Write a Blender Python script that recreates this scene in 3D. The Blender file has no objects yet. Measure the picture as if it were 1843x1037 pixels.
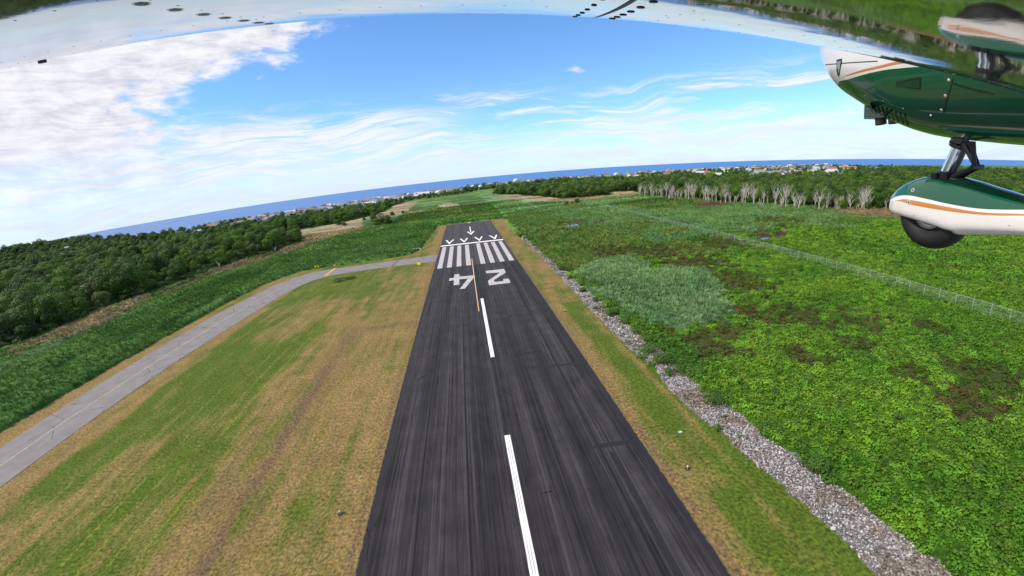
import bpy, math, random
import numpy as np
from mathutils import Vector, Matrix
from mathutils.bvhtree import BVHTree
from mathutils.geometry import tessellate_polygon
random.seed(7); rng = np.random.default_rng(7)
sc = bpy.context.scene
COL = sc.collection
R = math.radians

# ------------------------------------------------------------------ camera (wide action-camera lens)
CAM = Vector((-1.965, 0.0, 31.0))
cd = bpy.data.cameras.new('camera'); cam = bpy.data.objects.new('camera', cd); COL.objects.link(cam)
sc.camera = cam
cd.type = 'PANO'; cd.panorama_type = 'FISHEYE_LENS_POLYNOMIAL'
cd.sensor_width = 36.0; cd.sensor_height = 20.25; cd.sensor_fit = 'HORIZONTAL'
cd.fisheye_fov = R(180)
cd.fisheye_polynomial_k0 = 0.0
cd.fisheye_polynomial_k1 = -0.07003421608801755
cd.fisheye_polynomial_k2 = -6.21679517240855e-05
cd.fisheye_polynomial_k3 = 6.292103682041574e-05
cd.fisheye_polynomial_k4 = -1.2538162499096123e-06
cd.clip_start = 0.01; cd.clip_end = 40000
_f = Vector((0.0948863820874461, 0.9567555328072751, -0.2749825902434956))
_r = Vector((0.9887436736397105, -0.12267646598799797, -0.08565297735715477))
_u = _r.cross(_f)
cam.matrix_world = Matrix(((_r.x, _u.x, -_f.x, CAM.x), (_r.y, _u.y, -_f.y, CAM.y), (_r.z, _u.z, -_f.z, CAM.z), (0, 0, 0, 1)))

# ------------------------------------------------------------------ sun and sky
SUN_AZ, SUN_EL = 257.0, 50.0        # azimuth clockwise from the runway's far end
sd = bpy.data.lights.new('sun', 'SUN'); so = bpy.data.objects.new('sun', sd); COL.objects.link(so)
sd.energy = 4.0; sd.angle = R(0.55); sd.color = (1.0, 0.955, 0.88)
dirv = Vector((math.sin(R(SUN_AZ)) * math.cos(R(SUN_EL)), math.cos(R(SUN_AZ)) * math.cos(R(SUN_EL)), math.sin(R(SUN_EL))))
so.rotation_euler = dirv.to_track_quat('Z', 'Y').to_euler()

sc.view_settings.view_transform = 'Standard'; sc.view_settings.look = 'None'
sc.view_settings.exposure = 0.0; sc.view_settings.gamma = 1.0
sc.view_settings.use_curve_mapping = False

class N:
    """small helper for node trees"""
    def __init__(s, tree): s.t = tree; s.l = tree.links
    def n(s, typ, **kw):
        nd = s.t.nodes.new(typ)
        for k, v in kw.items():
            if k == 'inp':
                for a, b in v.items():
                    if hasattr(b, 'is_output') or isinstance(b, bpy.types.NodeSocket): s.l.new(b, nd.inputs[a])
                    else: nd.inputs[a].default_value = b
            else: setattr(nd, k, v)
        return nd
    def m(s, op, a, b=None, c=None, clamp=False):
        nd = s.t.nodes.new('ShaderNodeMath'); nd.operation = op; nd.use_clamp = clamp
        for i, v in enumerate((a, b, c)):
            if v is None: continue
            if isinstance(v, bpy.types.NodeSocket): s.l.new(v, nd.inputs[i])
            else: nd.inputs[i].default_value = v
        return nd.outputs[0]
    def ss(s, v, lo, hi, a=0.0, b=1.0):
        nd = s.t.nodes.new('ShaderNodeMapRange'); nd.interpolation_type = 'SMOOTHSTEP'
        s.l.new(v, nd.inputs[0])
        for i, q in zip((1, 2, 3, 4), (lo, hi, a, b)):
            if isinstance(q, bpy.types.NodeSocket): s.l.new(q, nd.inputs[i])
            else: nd.inputs[i].default_value = q
        return nd.outputs[0]
    def lin(s, v, lo, hi, a=0.0, b=1.0):
        nd = s.t.nodes.new('ShaderNodeMapRange'); s.l.new(v, nd.inputs[0])
        for i, q in zip((1, 2, 3, 4), (lo, hi, a, b)): nd.inputs[i].default_value = q
        return nd.outputs[0]
    def mix(s, f, a, b, blend='MIX'):
        nd = s.t.nodes.new('ShaderNodeMix'); nd.data_type = 'RGBA'; nd.blend_type = blend
        for i, v in ((0, f), (6, a), (7, b)):
            if isinstance(v, bpy.types.NodeSocket): s.l.new(v, nd.inputs[i])
            elif i == 0: nd.inputs[0].default_value = v
            else: nd.inputs[i].default_value = (*v[:3], 1)
        return nd.outputs[2]
    def noise(s, vec, scale, detail=4, rough=0.55, dist=0.0):
        nd = s.t.nodes.new('ShaderNodeTexNoise'); nd.inputs['Scale'].default_value = scale
        nd.inputs['Detail'].default_value = detail; nd.inputs['Roughness'].default_value = rough
        nd.inputs['Distortion'].default_value = dist
        if vec is not None: s.l.new(vec, nd.inputs['Vector'])
        return nd.outputs[0]
    def vmap(s, vec, scale=(1, 1, 1), rot=(0, 0, 0), loc=(0, 0, 0)):
        nd = s.t.nodes.new('ShaderNodeMapping'); s.l.new(vec, nd.inputs[0])
        nd.inputs['Scale'].default_value = scale; nd.inputs['Rotation'].default_value = rot; nd.inputs['Location'].default_value = loc
        return nd.outputs[0]

world = bpy.data.worlds.new("World"); sc.world = world; world.use_nodes = True
wt = world.node_tree; wt.nodes.clear(); w = N(wt)
sky = w.n('ShaderNodeTexSky', sky_type='NISHITA', sun_disc=False, sun_elevation=R(SUN_EL), sun_rotation=R(SUN_AZ),
          altitude=0, air_density=1.0, dust_density=0.2, ozone_density=2.0)
geo = w.n('ShaderNodeTexCoord').outputs['Generated']
sep = w.n('ShaderNodeSeparateXYZ', inp={0: geo}); X, Y, Z = sep.outputs
az = w.m('MULTIPLY', w.m('ARCTAN2', X, Y), 57.2958)
el = w.m('MULTIPLY', w.m('ARCSINE', Z), 57.2958)
zz = w.m('ADD', w.m('MAXIMUM', Z, 0.0), 0.07)
pc = w.n('ShaderNodeCombineXYZ', inp={0: w.m('DIVIDE', X, zz), 1: w.m('DIVIDE', Y, zz), 2: 0.0}).outputs[0]
ae = w.n('ShaderNodeCombineXYZ', inp={0: az, 1: el, 2: 0.0}).outputs[0]
# noises: broad streaks running along the horizon, and puffs
warp = w.noise(w.vmap(ae, (0.05, 0.09, 1)), 1.0, 3, 0.5)
aew = w.n('ShaderNodeCombineXYZ', inp={0: w.m('ADD', az, w.m('MULTIPLY', w.m('SUBTRACT', warp, 0.5), 14.0)),
                                         1: w.m('ADD', el, w.m('MULTIPLY', w.m('SUBTRACT', warp, 0.5), 7.0)), 2: 0.0}).outputs[0]
streak = w.noise(w.vmap(aew, (0.050, 0.55, 1), (0, 0, R(-5))), 1.0, 8, 0.62, 0.35)
fine = w.noise(w.vmap(aew, (0.11, 1.5, 1), (0, 0, R(-7))), 1.0, 8, 0.66, 0.5)
puff = w.noise(w.vmap(ae, (0.085, 0.22, 1)), 1.0, 10, 0.6, 0.4)
puff2 = w.noise(w.vmap(ae, (0.30, 0.75, 1), loc=(3, 1, 0)), 1.0, 9, 0.62, 0.3)
# cloud bank on the left
edge = w.m('ADD', -34.0, w.m('MULTIPLY', w.m('MAXIMUM', w.m('SUBTRACT', el, 13.2), 0.0), 2.7))
dbank = w.m('SUBTRACT', edge, az)
bank = w.ss(w.m('ADD', w.m('ADD', dbank, w.m('MULTIPLY', w.m('SUBTRACT', puff, 0.5), 34.0)), w.m('MULTIPLY', w.m('SUBTRACT', puff2, 0.5), 16.0)), -3.0, 5.0)
bank = w.m('MULTIPLY', bank, w.ss(el, 6.0, 9.0, 0.75, 1.0))
# veil above the horizon, higher on the left
top = w.m('ADD', 6.9, w.ss(az, -34.0, 6.0, 3.2, 0.0))
veil = w.ss(w.m('ADD', w.m('SUBTRACT', top, el), w.m('MULTIPLY', w.m('SUBTRACT', streak, 0.5), 13.0)), -1.2, 4.2)
veil = w.m('MULTIPLY', veil, w.ss(w.m('ADD', w.m('MULTIPLY', fine, 0.5), w.m('MULTIPLY', streak, 0.5)), 0.36, 0.60, 0.42, 1.0))
# thin cirrus
cir = w.m('MULTIPLY', w.ss(streak, 0.44, 0.60), w.ss(fine, 0.36, 0.60))
cir = w.m('MULTIPLY', cir, w.m('MULTIPLY', w.ss(el, 4.0, 6.0), w.ss(el, 9.0, 12.5, 1.0, 0.0)))
lc = w.m('MULTIPLY', w.m('MULTIPLY', w.ss(az, -40.0, -32.0), w.ss(az, -10.0, 6.0, 1.0, 0.0)), w.m('MULTIPLY', w.ss(el, 5.0, 6.5), w.ss(el, 8.6, 10.8, 1.0, 0.0)))
lc = w.m('MULTIPLY', lc, w.ss(w.m('ADD', w.m('MULTIPLY', streak, .5), w.m('MULTIPLY', fine, .5)), .36, .52))
cir = w.m('MAXIMUM', cir, w.m('MULTIPLY', lc, .95))
# a small wisp high in the centre
dx = w.m('DIVIDE', w.m('SUBTRACT', az, 16.6), 1.35); dy = w.m('DIVIDE', w.m('SUBTRACT', el, 12.9), 0.85)
rr = w.m('SQRT', w.m('ADD', w.m('MULTIPLY', dx, dx), w.m('MULTIPLY', dy, dy)))
wis = w.ss(w.m('ADD', rr, w.m('ADD', w.m('MULTIPLY', w.m('SUBTRACT', puff2, 0.5), 3.4), w.m('MULTIPLY', w.m('SUBTRACT', puff, 0.5), 5.0))), 0.15, 1.1, 0.85, 0.0)
cl = w.m('MAXIMUM', w.m('MAXIMUM', bank, veil), w.m('MAXIMUM', cir, wis))
# cloud brightness: thin white, thicker parts slightly grey
shade = w.ss(w.m('ADD', w.m('MULTIPLY', puff2, 0.6), w.m('MULTIPLY', fine, 0.4)), 0.36, 0.62, 0.0, 1.0)
ccol = w.mix(shade, (6.9, 6.9, 7.9), (9.7, 9.7, 10.4))
vc = w.mix(w.ss(fine, .38, .62), (7.9, 8.7, 9.9), (9.4, 9.8, 10.4))
ccol = w.mix(w.m('MULTIPLY', w.ss(el, 8.0, 12.0, 1.0, 0.0), w.ss(az, -36.0, -16.0, .35, 1.0)), ccol, vc)
hz = w.ss(el, 0.0, 5.0, 0.0, 1.0)
ccol = w.mix(w.m('MULTIPLY', w.m('SUBTRACT', 1.0, hz), 0.8), ccol, (7.2, 8.4, 9.8))
skyc = w.mix(1.0, sky.outputs[0], (1.14, 1.64, 2.12), 'MULTIPLY')
fin = w.mix(cl, skyc, ccol)
bg = w.n('ShaderNodeBackground', inp={0: fin, 1: 0.1})
w.n('ShaderNodeOutputWorld', inp={0: bg.outputs[0]})
# ------------------------------------------------------------------ helpers
def tag(o, label=None, cat=None, group=None, kind=None):
    if label: o['label'] = label
    if cat: o['category'] = cat
    if group: o['group'] = group
    if kind: o['kind'] = kind
    return o
def empty(name, loc=(0, 0, 0), rz=0.0):
    o = bpy.data.objects.new(name, None); COL.objects.link(o); o.location = loc; o.rotation_euler = (0, 0, rz)
    o.empty_display_size = 0.3
    return o
def mesh(name, verts, faces, mats=(), parent=None, smooth=False, fmat=None, link=True):
    me = bpy.data.meshes.new(name)
    if isinstance(verts, np.ndarray) and isinstance(faces, np.ndarray):
        nv, nf, k = len(verts), len(faces), faces.shape[1]
        me.vertices.add(nv); me.vertices.foreach_set('co', verts.astype(np.float32).ravel())
        me.loops.add(nf * k); me.loops.foreach_set('vertex_index', faces.astype(np.int32).ravel())
        me.polygons.add(nf); me.polygons.foreach_set('loop_start', np.arange(0, nf * k, k, dtype=np.int32))
        me.polygons.foreach_set('loop_total', np.full(nf, k, dtype=np.int32))
        me.update(calc_edges=True)
    else:
        me.from_pydata([tuple(v) for v in verts], [], [tuple(f) for f in faces]); me.update()
    for m in (mats if isinstance(mats, (list, tuple)) else [mats]): me.materials.append(m)
    if fmat is not None: me.polygons.foreach_set('material_index', np.asarray(fmat, dtype=np.int32))
    if smooth: me.polygons.foreach_set('use_smooth', np.ones(len(me.polygons), dtype=bool))
    o = bpy.data.objects.new(name, me)
    if link: COL.objects.link(o)
    if parent: o.parent = parent
    return o
class MB:
    def __init__(s): s.v = []; s.f = []; s.m = []
    def add(s, vs, fs, mi=0):
        b = len(s.v); s.v += [tuple(v) for v in vs]; s.f += [tuple(b + i for i in f) for f in fs]; s.m += [mi] * len(fs)
    def box(s, c, d, mi=0, rz=0.0):
        x, y, z = (q / 2 for q in d); vs = []
        for dz in (-z, z):
            for (a, b) in ((-x, -y), (x, -y), (x, y), (-x, y)):
                vs.append((c[0] + a * math.cos(rz) - b * math.sin(rz), c[1] + a * math.sin(rz) + b * math.cos(rz), c[2] + dz))
        s.add(vs, [(3, 2, 1, 0), (4, 5, 6, 7), (0, 1, 5, 4), (1, 2, 6, 5), (2, 3, 7, 6), (3, 0, 4, 7)], mi)
    def tube(s, p0, p1, r0, r1=None, n=8, mi=0, cap=True):
        r1 = r0 if r1 is None else r1; p0 = Vector(p0); p1 = Vector(p1); d = (p1 - p0).normalized()
        a = d.orthogonal().normalized(); b = d.cross(a); vs = []
        for p, r in ((p0, r0), (p1, r1)):
            for i in range(n):
                t = 2 * math.pi * i / n; vs.append(p + a * (r * math.cos(t)) + b * (r * math.sin(t)))
        fs = [(i, (i + 1) % n, n + (i + 1) % n, n + i) for i in range(n)]
        if cap: fs += [tuple(range(n))[::-1], tuple(range(n, 2 * n))]
        s.add(vs, fs, mi)
    def poly(s, pts, z, mi=0, zb=None):
        """flat polygon, optionally with sides down to zb"""
        v3 = [Vector((p[0], p[1], z)) for p in pts]
        tris = tessellate_polygon([v3]); fs = []
        for t in tris:
            a, b, c = (v3[i] for i in t)
            fs.append(t if (b - a).cross(c - a).z > 0 else t[::-1])
        s.add(v3, fs, mi)
    def build(s, name, mats, parent=None, smooth=False):
        return mesh(name, s.v, s.f, mats, parent, smooth, s.m)

# numpy noise
def _h(ix, iy, s):
    n = (ix.astype(np.int64) * 374761393 + iy.astype(np.int64) * 668265263 + s * 1442695041) & 0xffffffff
    n = ((n ^ (n >> 13)) * 1274126177) & 0xffffffff
    n = (n ^ (n >> 16)) & 0xffffffff
    return n / 4294967295.0
def vn(x, y, s=0):
    ix = np.floor(x); iy = np.floor(y); fx = x - ix; fy = y - iy
    fx = fx * fx * (3 - 2 * fx); fy = fy * fy * (3 - 2 * fy)
    a = _h(ix, iy, s); b = _h(ix + 1, iy, s); c = _h(ix, iy + 1, s); d = _h(ix + 1, iy + 1, s)
    return (a * (1 - fx) + b * fx) * (1 - fy) + (c * (1 - fx) + d * fx) * fy
def fbm(x, y, sc_, s=0, o=4):
    r = np.zeros_like(x, dtype=float); a = 0.5; t = 0
    for i in range(o):
        r += a * vn(x / sc_ * 2 ** i + 17.3 * i, y / sc_ * 2 ** i - 9.1 * i, s + i); t += a; a *= 0.55
    return r / t
def worley(x, y, s=0):
    ix = np.floor(x); iy = np.floor(y); best = np.full(x.shape, 9.0)
    for di in (-1, 0, 1):
        for dj in (-1, 0, 1):
            cx = ix + di; cy = iy + dj
            px = cx + _h(cx, cy, s); py = cy + _h(cx, cy, s + 5)
            best = np.minimum(best, (px - x) ** 2 + (py - y) ** 2)
    return np.sqrt(best)
def inpoly(x, y, poly):
    c = np.zeros(x.shape, bool); n = len(poly); j = n - 1
    for i in range(n):
        xi, yi = poly[i]; xj, yj = poly[j]
        if yi != yj:
            c ^= ((yi > y) != (yj > y)) & (x < (xj - xi) * (y - yi) / (yj - yi) + xi)
        j = i
    return c
def sstep(v, a, b):
    t = np.clip((v - a) / (b - a), 0, 1); return t * t * (3 - 2 * t)

# ------------------------------------------------------------------ materials
def newmat(name):
    m = bpy.data.materials.new(name); m.use_nodes = True; m.node_tree.nodes.clear()
    q = N(m.node_tree); b = q.n('ShaderNodeBsdfPrincipled'); q.n('ShaderNodeOutputMaterial', inp={0: b.outputs[0]})
    return m, q, b
def simple(name, col, rough=0.6, metal=0.0, spec=None, var=0.0, vs=8.0, coat=0.0):
    m, q, b = newmat(name)
    b.inputs['Roughness'].default_value = rough; b.inputs['Metallic'].default_value = metal
    if spec is not None: b.inputs['Specular IOR Level'].default_value = spec
    if coat: b.inputs['Coat Weight'].default_value = coat; b.inputs['Coat Roughness'].default_value = 0.04
    if var:
        tc = q.n('ShaderNodeTexCoord').outputs['Object']
        nz = q.noise(tc, vs, 5, 0.6)
        c = q.mix(q.ss(nz, 0.3, 0.7), [v * (1 - var) for v in col], [min(1, v * (1 + var)) for v in col])
        q.l.new(c, b.inputs['Base Color'])
    else: b.inputs['Base Color'].default_value = (*col, 1)
    return m
# ------------------------------------------------------------------ measured outlines (metres; runway runs along +Y)
GRAVEL_OUT = [(25.8, 191), (26.0, 166), (26.3, 145), (27.0, 127), (27.2, 111), (27.4, 94), (27.6, 80.4), (28.0, 67.8), (28.0, 56.7), (28.4, 48.6), (28.2, 43.5), (29.6, 39), (29.3, 32.5), (30.2, 27.9), (30.0, 24.1), (31.2, 21.3), (31.6, 17.5), (31.8, 13), (32.3, 5), (32.5, -10), (32.5, -60)]
GRASS_R = [(24.7, 289.8), (23.6, 229.3), (23.4, 194.3), (23.9, 173.5), (24.4, 141.6), (23.9, 112.6), (23.6, 88.2), (23.6, 73.3), (23.8, 61.8), (24.2, 52.8), (24.0, 42.9), (24.8, 35.9), (25.3, 28.8), (25.9, 23.0), (26.1, 18.9), (26.3, 14.2), (26.5, 0), (26.6, -60)]
VERGE = [(-92.0, -60), (-91.0, 30), (-90.5, 55), (-89.8, 62), (-89.0, 75), (-87.8, 90), (-87.2, 110), (-86.2, 131), (-83.3, 155), (-76.2, 172.0), (-66, 174.3), (-56.1, 174.6), (-37.1, 177.2), (-28, 181), (-24.9, 192), (-23.8, 225), (-22.7, 255), (-21.7, 286.3)]
TAXI_U = [(-83.8, -60), (-83.8, 40), (-83.6, 60), (-83.4, 80), (-82.8, 101.8), (-81.2, 124.3), (-78.4, 144), (-74.2, 158.5), (-67.0, 166.8), (-55.3, 169.0), (-34.5, 169.8), (-15.5, 172.2)]
TAXI_L = [(-71.4, -60), (-71.3, 40), (-71.0, 60), (-70.4, 80), (-69.2, 95), (-68.0, 110), (-66.8, 126), (-65.6, 138), (-62.6, 148.5), (-57.0, 154.3), (-47.2, 156.8), (-32.7, 157.9), (-15.5, 157.6)]
TAXI_C = [(-77.6, -60), (-77.5, 46), (-77.2, 62), (-76.6, 85), (-75.6, 105), (-73.9, 127), (-70.8, 146), (-64.6, 157.6), (-55, 162), (-40, 163.6)]
FIELD = VERGE + GRASS_R
GRAVEL = GRASS_R[2:] + GRAVEL_OUT[::-1]
TANL_IN = [(-160.1, 60), (-150, 107.4), (-146, 125), (-143, 150.3), (-141, 166.3), (-138, 183.5), (-138, 203.5), (-134, 213.2), (-128, 233.6), (-120.0, 249.8), (-116.6, 281.5)]
TANL_OUT = [(-136, 60), (-131.8, 94.2), (-128.9, 110), (-127.1, 125), (-126.8, 144.9), (-126.5, 180.4), (-120.1, 200.2), (-108.2, 226), (-99.6, 251.5), (-94, 285)]
TANL = TANL_IN + TANL_OUT[::-1]
TANF1 = [(-165.0, 385.9), (-145.5, 385.2), (-126.4, 401.3), (-112.6, 418.6), (-104.6, 446.6), (-95, 500), (-104.0, 594.4), (-105.0, 634.4), (-98.5, 690.1), (-75, 690), (-66.2, 488.8), (-63.6, 436.1), (-68.5, 411.6), (-90.2, 401.3), (-99.5, 387.4), (-84.7, 325.3), (-73.3, 320.1), (-85.1, 309.3), (-94.4, 293.3), (-105.0, 284.8), (-121.7, 285)]
TANF2 = [(-33.1, 513.6), (-23.9, 543.3), (-11.6, 512.8), (-5.9, 455.1), (-22.3, 438.5), (-29.7, 469.5)]
TANF3 = [(-66, 411), (-33, 440), (-30, 455), (-62, 436)]
TANR1 = [(27.3, 580.9), (72.4, 570.5), (91.0, 481.9), (96.6, 405.7), (118.3, 398.6), (149.9, 406.0), (165, 440), (188, 445), (188.5, 425), (174.0, 392), (157.8, 372), (131.0, 372), (90.4, 363.6), (77.7, 391.8), (58.2, 457.6)]
TANR2 = [(211.9, 196.8), (227.4, 190.5), (244.8, 176.6), (262, 140), (217.8, 140.8), (208.0, 146.4), (204.6, 158.7), (198.1, 169.4), (199.1, 177.2)]
REEDR = [(29.2, 115.9), (35.5, 122), (46.3, 128.5), (51.7, 120.7), (50.8, 107.8), (57.1, 107.6), (62.2, 100.5), (60.6, 91.6), (57.1, 84.2), (54.0, 76.6), (53.0, 70.0), (44.3, 65.0), (40.0, 65.0), (34.8, 64.8), (31.3, 69.5), (29.8, 73.9), (29.4, 82.4), (28.8, 91.6), (28.8, 102.9)]
POND1 = [(55.2, 225), (59.8, 224), (60, 219), (58.5, 212.5), (53.5, 210), (52.2, 213.1)]
POND1B = [(48, 213.9), (55, 236.0), (66.2, 236.0), (64, 219), (74, 224), (88, 236), (82, 222), (68, 209), (59, 205), (50.9, 206.4)]
POND2B = [(109, 140.1), (118, 150.5), (138, 158.3), (146, 158), (136.8, 145.1), (119.5, 130.2), (109.0, 129.6), (105.6, 134.6)]
POND2 = [(109.5, 136.8), (113.7, 138.2), (117.5, 137.6), (115.3, 135.6), (111, 135.2)]
BROWNC = [(155, 262), (172.7, 275), (188.4, 280), (195.0, 268), (174, 250), (159.2, 243), (151, 250)]
FOREST_L = [(-1500, 60), (-160.1, 60), (-152, 107.4), (-148.6, 125), (-149, 150.3), (-146, 166.3), (-142.7, 183.5), (-141, 203.5), (-137, 213.2), (-130, 233.6), (-122.0, 249.8), (-119.6, 281.5), (-124, 300), (-158, 330), (-190, 352), (-160, 395), (-126, 415), (-110, 450), (-98, 500), (-106, 590), (-108, 640), (-102, 700), (-90, 745), (-180, 770), (-300, 775), (-480, 752), (-813, 815), (-1400, 880), (-1500, 800)]
FOREST_R = [(45, 640), (70, 590), (92, 495.0), (99, 418), (118, 408), (152, 418), (166, 455), (190, 452), (194, 420), (178, 390), (172, 372), (183, 335), (190.3, 300), (194.8, 269.7), (200.1, 245.9), (210, 224), (212, 206), (217.7, 199.5), (233, 190), (250.2, 178.6), (272.2, 138.5), (300, 60), (1800, 60), (1900, 700), (1300, 800), (900, 760), (700, 620), (560, 620), (500, 690), (440, 860), (300, 960), (150, 960), (80, 820)]
LAND = [(-6000, -4000), (-6000, 1500), (-2500, 1100), (-1400, 900), (-813, 830), (-480, 790), (-308, 890), (-216, 975), (-140, 1040), (-57, 1125), (60, 1190), (190, 1245), (329, 1270), (592, 1320), (1007, 1310), (1390, 1360), (2200, 1150), (2900, 600), (6000, -500), (6000, -4000)]
BROWN_SPOTS = [(51, 138, 12), (63, 131, 14), (66.5, 111, 12), (65, 90, 10), (62, 62.5, 5.5), (72, 56, 5.5), (36.5, 57, 6), (41, 61, 5), (69.5, 30, 7), (76, 26, 7), (59, 36, 3.5), (60, 29, 5), (54, 68, 5), (61, 48, 3.5), (92, 133, 13), (151, 172, 12), (49, 48, 4), (80, 47, 4)]

def hill(x, y):
    h = 23.0 * np.exp(-(((x + 900) / 165.0) ** 2 + ((y - 640) / 300.0) ** 2))
    return h * sstep(-x, 400, 650)

def chaikin(pts, n=2):
    for _ in range(n):
        q = [pts[0]]
        for a, b in zip(pts[:-1], pts[1:]):
            q += [(a[0] * .75 + b[0] * .25, a[1] * .75 + b[1] * .25), (a[0] * .25 + b[0] * .75, a[1] * .25 + b[1] * .75)]
        q.append(pts[-1]); pts = q
    return pts
TAXI_U, TAXI_L, TAXI_C = (chaikin(q) for q in (TAXI_U, TAXI_L, TAXI_C))
TAXI = TAXI_U + TAXI_L[::-1]

# land cover classes
FIELD_ID, GRAV_ID, FERN, REED, MID, TAN, BROWN, WOOD, RED, WATER, MIXG = range(11)
def cover(x, y):
    n1 = fbm(x, y, 42.0, 11, 4) ; n2 = fbm(x, y, 11.0, 21, 4); n3 = fbm(x, y, 2.2, 31, 3)
    wx = x + (n2 - .5) * 5 + (n3 - .5) * 2.2; wy = y + (fbm(x, y, 9.0, 41, 3) - .5) * 6 + (n3 - .5) * 2.0
    c = np.full(x.shape, FERN, np.int8)
    left = x < 0
    # beyond and left of the airfield
    c[left] = MID
    far = (y > 283 + 14 * (n1 - .5)) & (x < 40)
    c[far] = np.where((n1 + .25 * (n2 - .5))[far] > .50, MIXG, MID)[...]
    c[(x > 26) & (y > 160 + 70 * (n1 - .5))] = REED
    m = (x > 26) & (y > 150) & (n1 * .6 + n2 * .4 > .54); c[m] = MIXG
    m = (x > 24) & (x < 98) & (y > 118) & (y < 205) & (n2 + .5 * (n1 - .5) > .5); c[m] = MIXG
    m = (x > 120) & (x < 200) & (y > 250) & (y < 330) & (n1 < .52); c[m] = MIXG
    for (bx, by, br) in BROWN_SPOTS:
        d = np.hypot(wx - bx, (wy - by) * .9) / br
        c[(d + (n3 - .5) * 1.8 < .95) & ((c == FERN) | (c == MIXG) | (c == REED))] = BROWN
    m = (c == FERN) & (n1 * .45 + n2 * .35 + n3 * .2 > .66); c[m] = BROWN
    pass
    c[inpoly(wx + (n3 - .5) * 4, wy + (fbm(x, y, 3.1, 301, 3) - .5) * 7, REEDR)] = REED
    c[(left) & (x > -142) & (x < -88) & (y < 300) & (fbm(x, y * .22, 9, 97, 3) > .60)] = REED
    for pl in (TANL, TANF1, TANF2, TANF3, TANR1, TANR2): c[inpoly(wx, wy, pl)] = TAN
    c[inpoly(wx, wy, TANL) & (fbm(x, y * .3, 7, 98, 3) > .60)] = MID
    c[inpoly(wx, wy, BROWNC)] = RED; c[inpoly(wx, wy, POND1B) & (n3 < .62)] = RED; c[inpoly(wx, wy, POND2B) & (n3 < .62)] = RED
    for pl in (FOREST_L, FOREST_R): c[inpoly(x + (n2 - .5) * 8, y + (n1 - .5) * 8, pl)] = WOOD
    c[~inpoly(x, y, LAND)] = WATER
    c[(y > 700) & (c != WATER) & (c != WOOD)] = MIXG
    tt = (n3 - .5) * 1.3 + (n2 - .5) * 1.2
    c[inpoly(x + tt, y, GRAVEL)] = GRAV_ID
    c[inpoly(x + tt * .5, y + tt * .5, FIELD)] = FIELD_ID
    c[inpoly(x, y, POND1) | inpoly(x, y, POND2)] = GRAV_ID + 100
    return c, n1, n2, n3

def to_rgb(*k): return np.array(k, dtype=float)
def lerp(a, b, t): return a + (b - a) * t[..., None]

def field_color(x, y, n1, n2, n3):
    green = to_rgb(.070, .110, .011); dry = to_rgb(.208, .145, .054); bare = to_rgb(.120, .082, .046)
    s1 = fbm(x * 1.0, y * .10, 1.1, 51, 3)                 # mowing streaks along the runway
    s2 = fbm((x - .28 * y) * 1.0, y * .06, 2.0, 61, 3)
    # how dry: left field
    xl = x + (n1 - .5) * 9 + .02 * (y - 60)
    dl = sstep(xl, -41, -31)
    dl = np.maximum(dl, sstep(-x, 63.0 - 4 * (n2 - .5), 66.0))
    dl = np.maximum(dl, .9 * (x < -83))
    dl = dl - .45 * sstep(n2, .5, .72) * (x > -32)
    dl = dl + .6 * sstep(fbm(x, y * .5, 13, 71, 3), .54, .66) * (x < -36)
    dl = dl - .28 * sstep(fbm(x, y * .4, 9, 73, 3), .5, .6) * (x > -36) * (x < -18)
    dl = np.where((y > 118) & (x < -20), np.clip(dl - .3, 0, 1) * .8, dl)
    dr = .62 - 1.0 * np.exp(-((x - 20.6) / 1.9) ** 2) * (.55 + n2 * .7) + .5 * sstep(17.2 - x, 0, 1.5) + (n1 - .5) * 1.2
    dr = dr - .7 * sstep(x, 23.0, 24.0)
    dr = np.where(y > 90, .62 + (n2 - .5) * 1.2 + (n1 - .5), dr)
    d = np.where(x < 0, dl, dr)
    d = d + (s1 - .5) * 1.35 + (s2 - .5) * .7 + (n3 - .5) * .5
    d = np.clip(d, 0, 1)
    c = lerp(green, dry, d)
    # ruts and bare earth
    rut = np.exp(-((x + 30.3 + 1.5 * (n1 - .5)) / 1.5) ** 2) * sstep(-y, -105, -60) * sstep(n3 + s1, .75, 1.1)
    rut2 = np.exp(-((x + 27.6 + 1.2 * (n1 - .5)) / .6) ** 2) * sstep(-y, -90, -50) * .8 * s1
    edge = np.exp(-((np.abs(x) - 15.9) / .5) ** 2) * sstep(n3, .35, .6)
    c = lerp(c, np.broadcast_to(bare, c.shape), np.clip(rut * .9 + rut2 + edge * .75, 0, 1))
    brown = sstep(fbm(x * 1.0, y * .6, 14, 81, 3), .5, .66) * (x > -36) * (x < 0) * (y < 90)
    c = lerp(c, np.broadcast_to(to_rgb(.13, .10, .045), c.shape), brown * .6)
    yel = (np.abs(((x - .02 * y) % 2.9) - 1.4) < .14) * (x < -38) * (x > -60) * .5
    c = lerp(c, np.broadcast_to(to_rgb(.24, .22, .05), c.shape), yel * sstep(n2, .4, .6))
    return c * (.82 + .36 * n3)[..., None]

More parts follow.
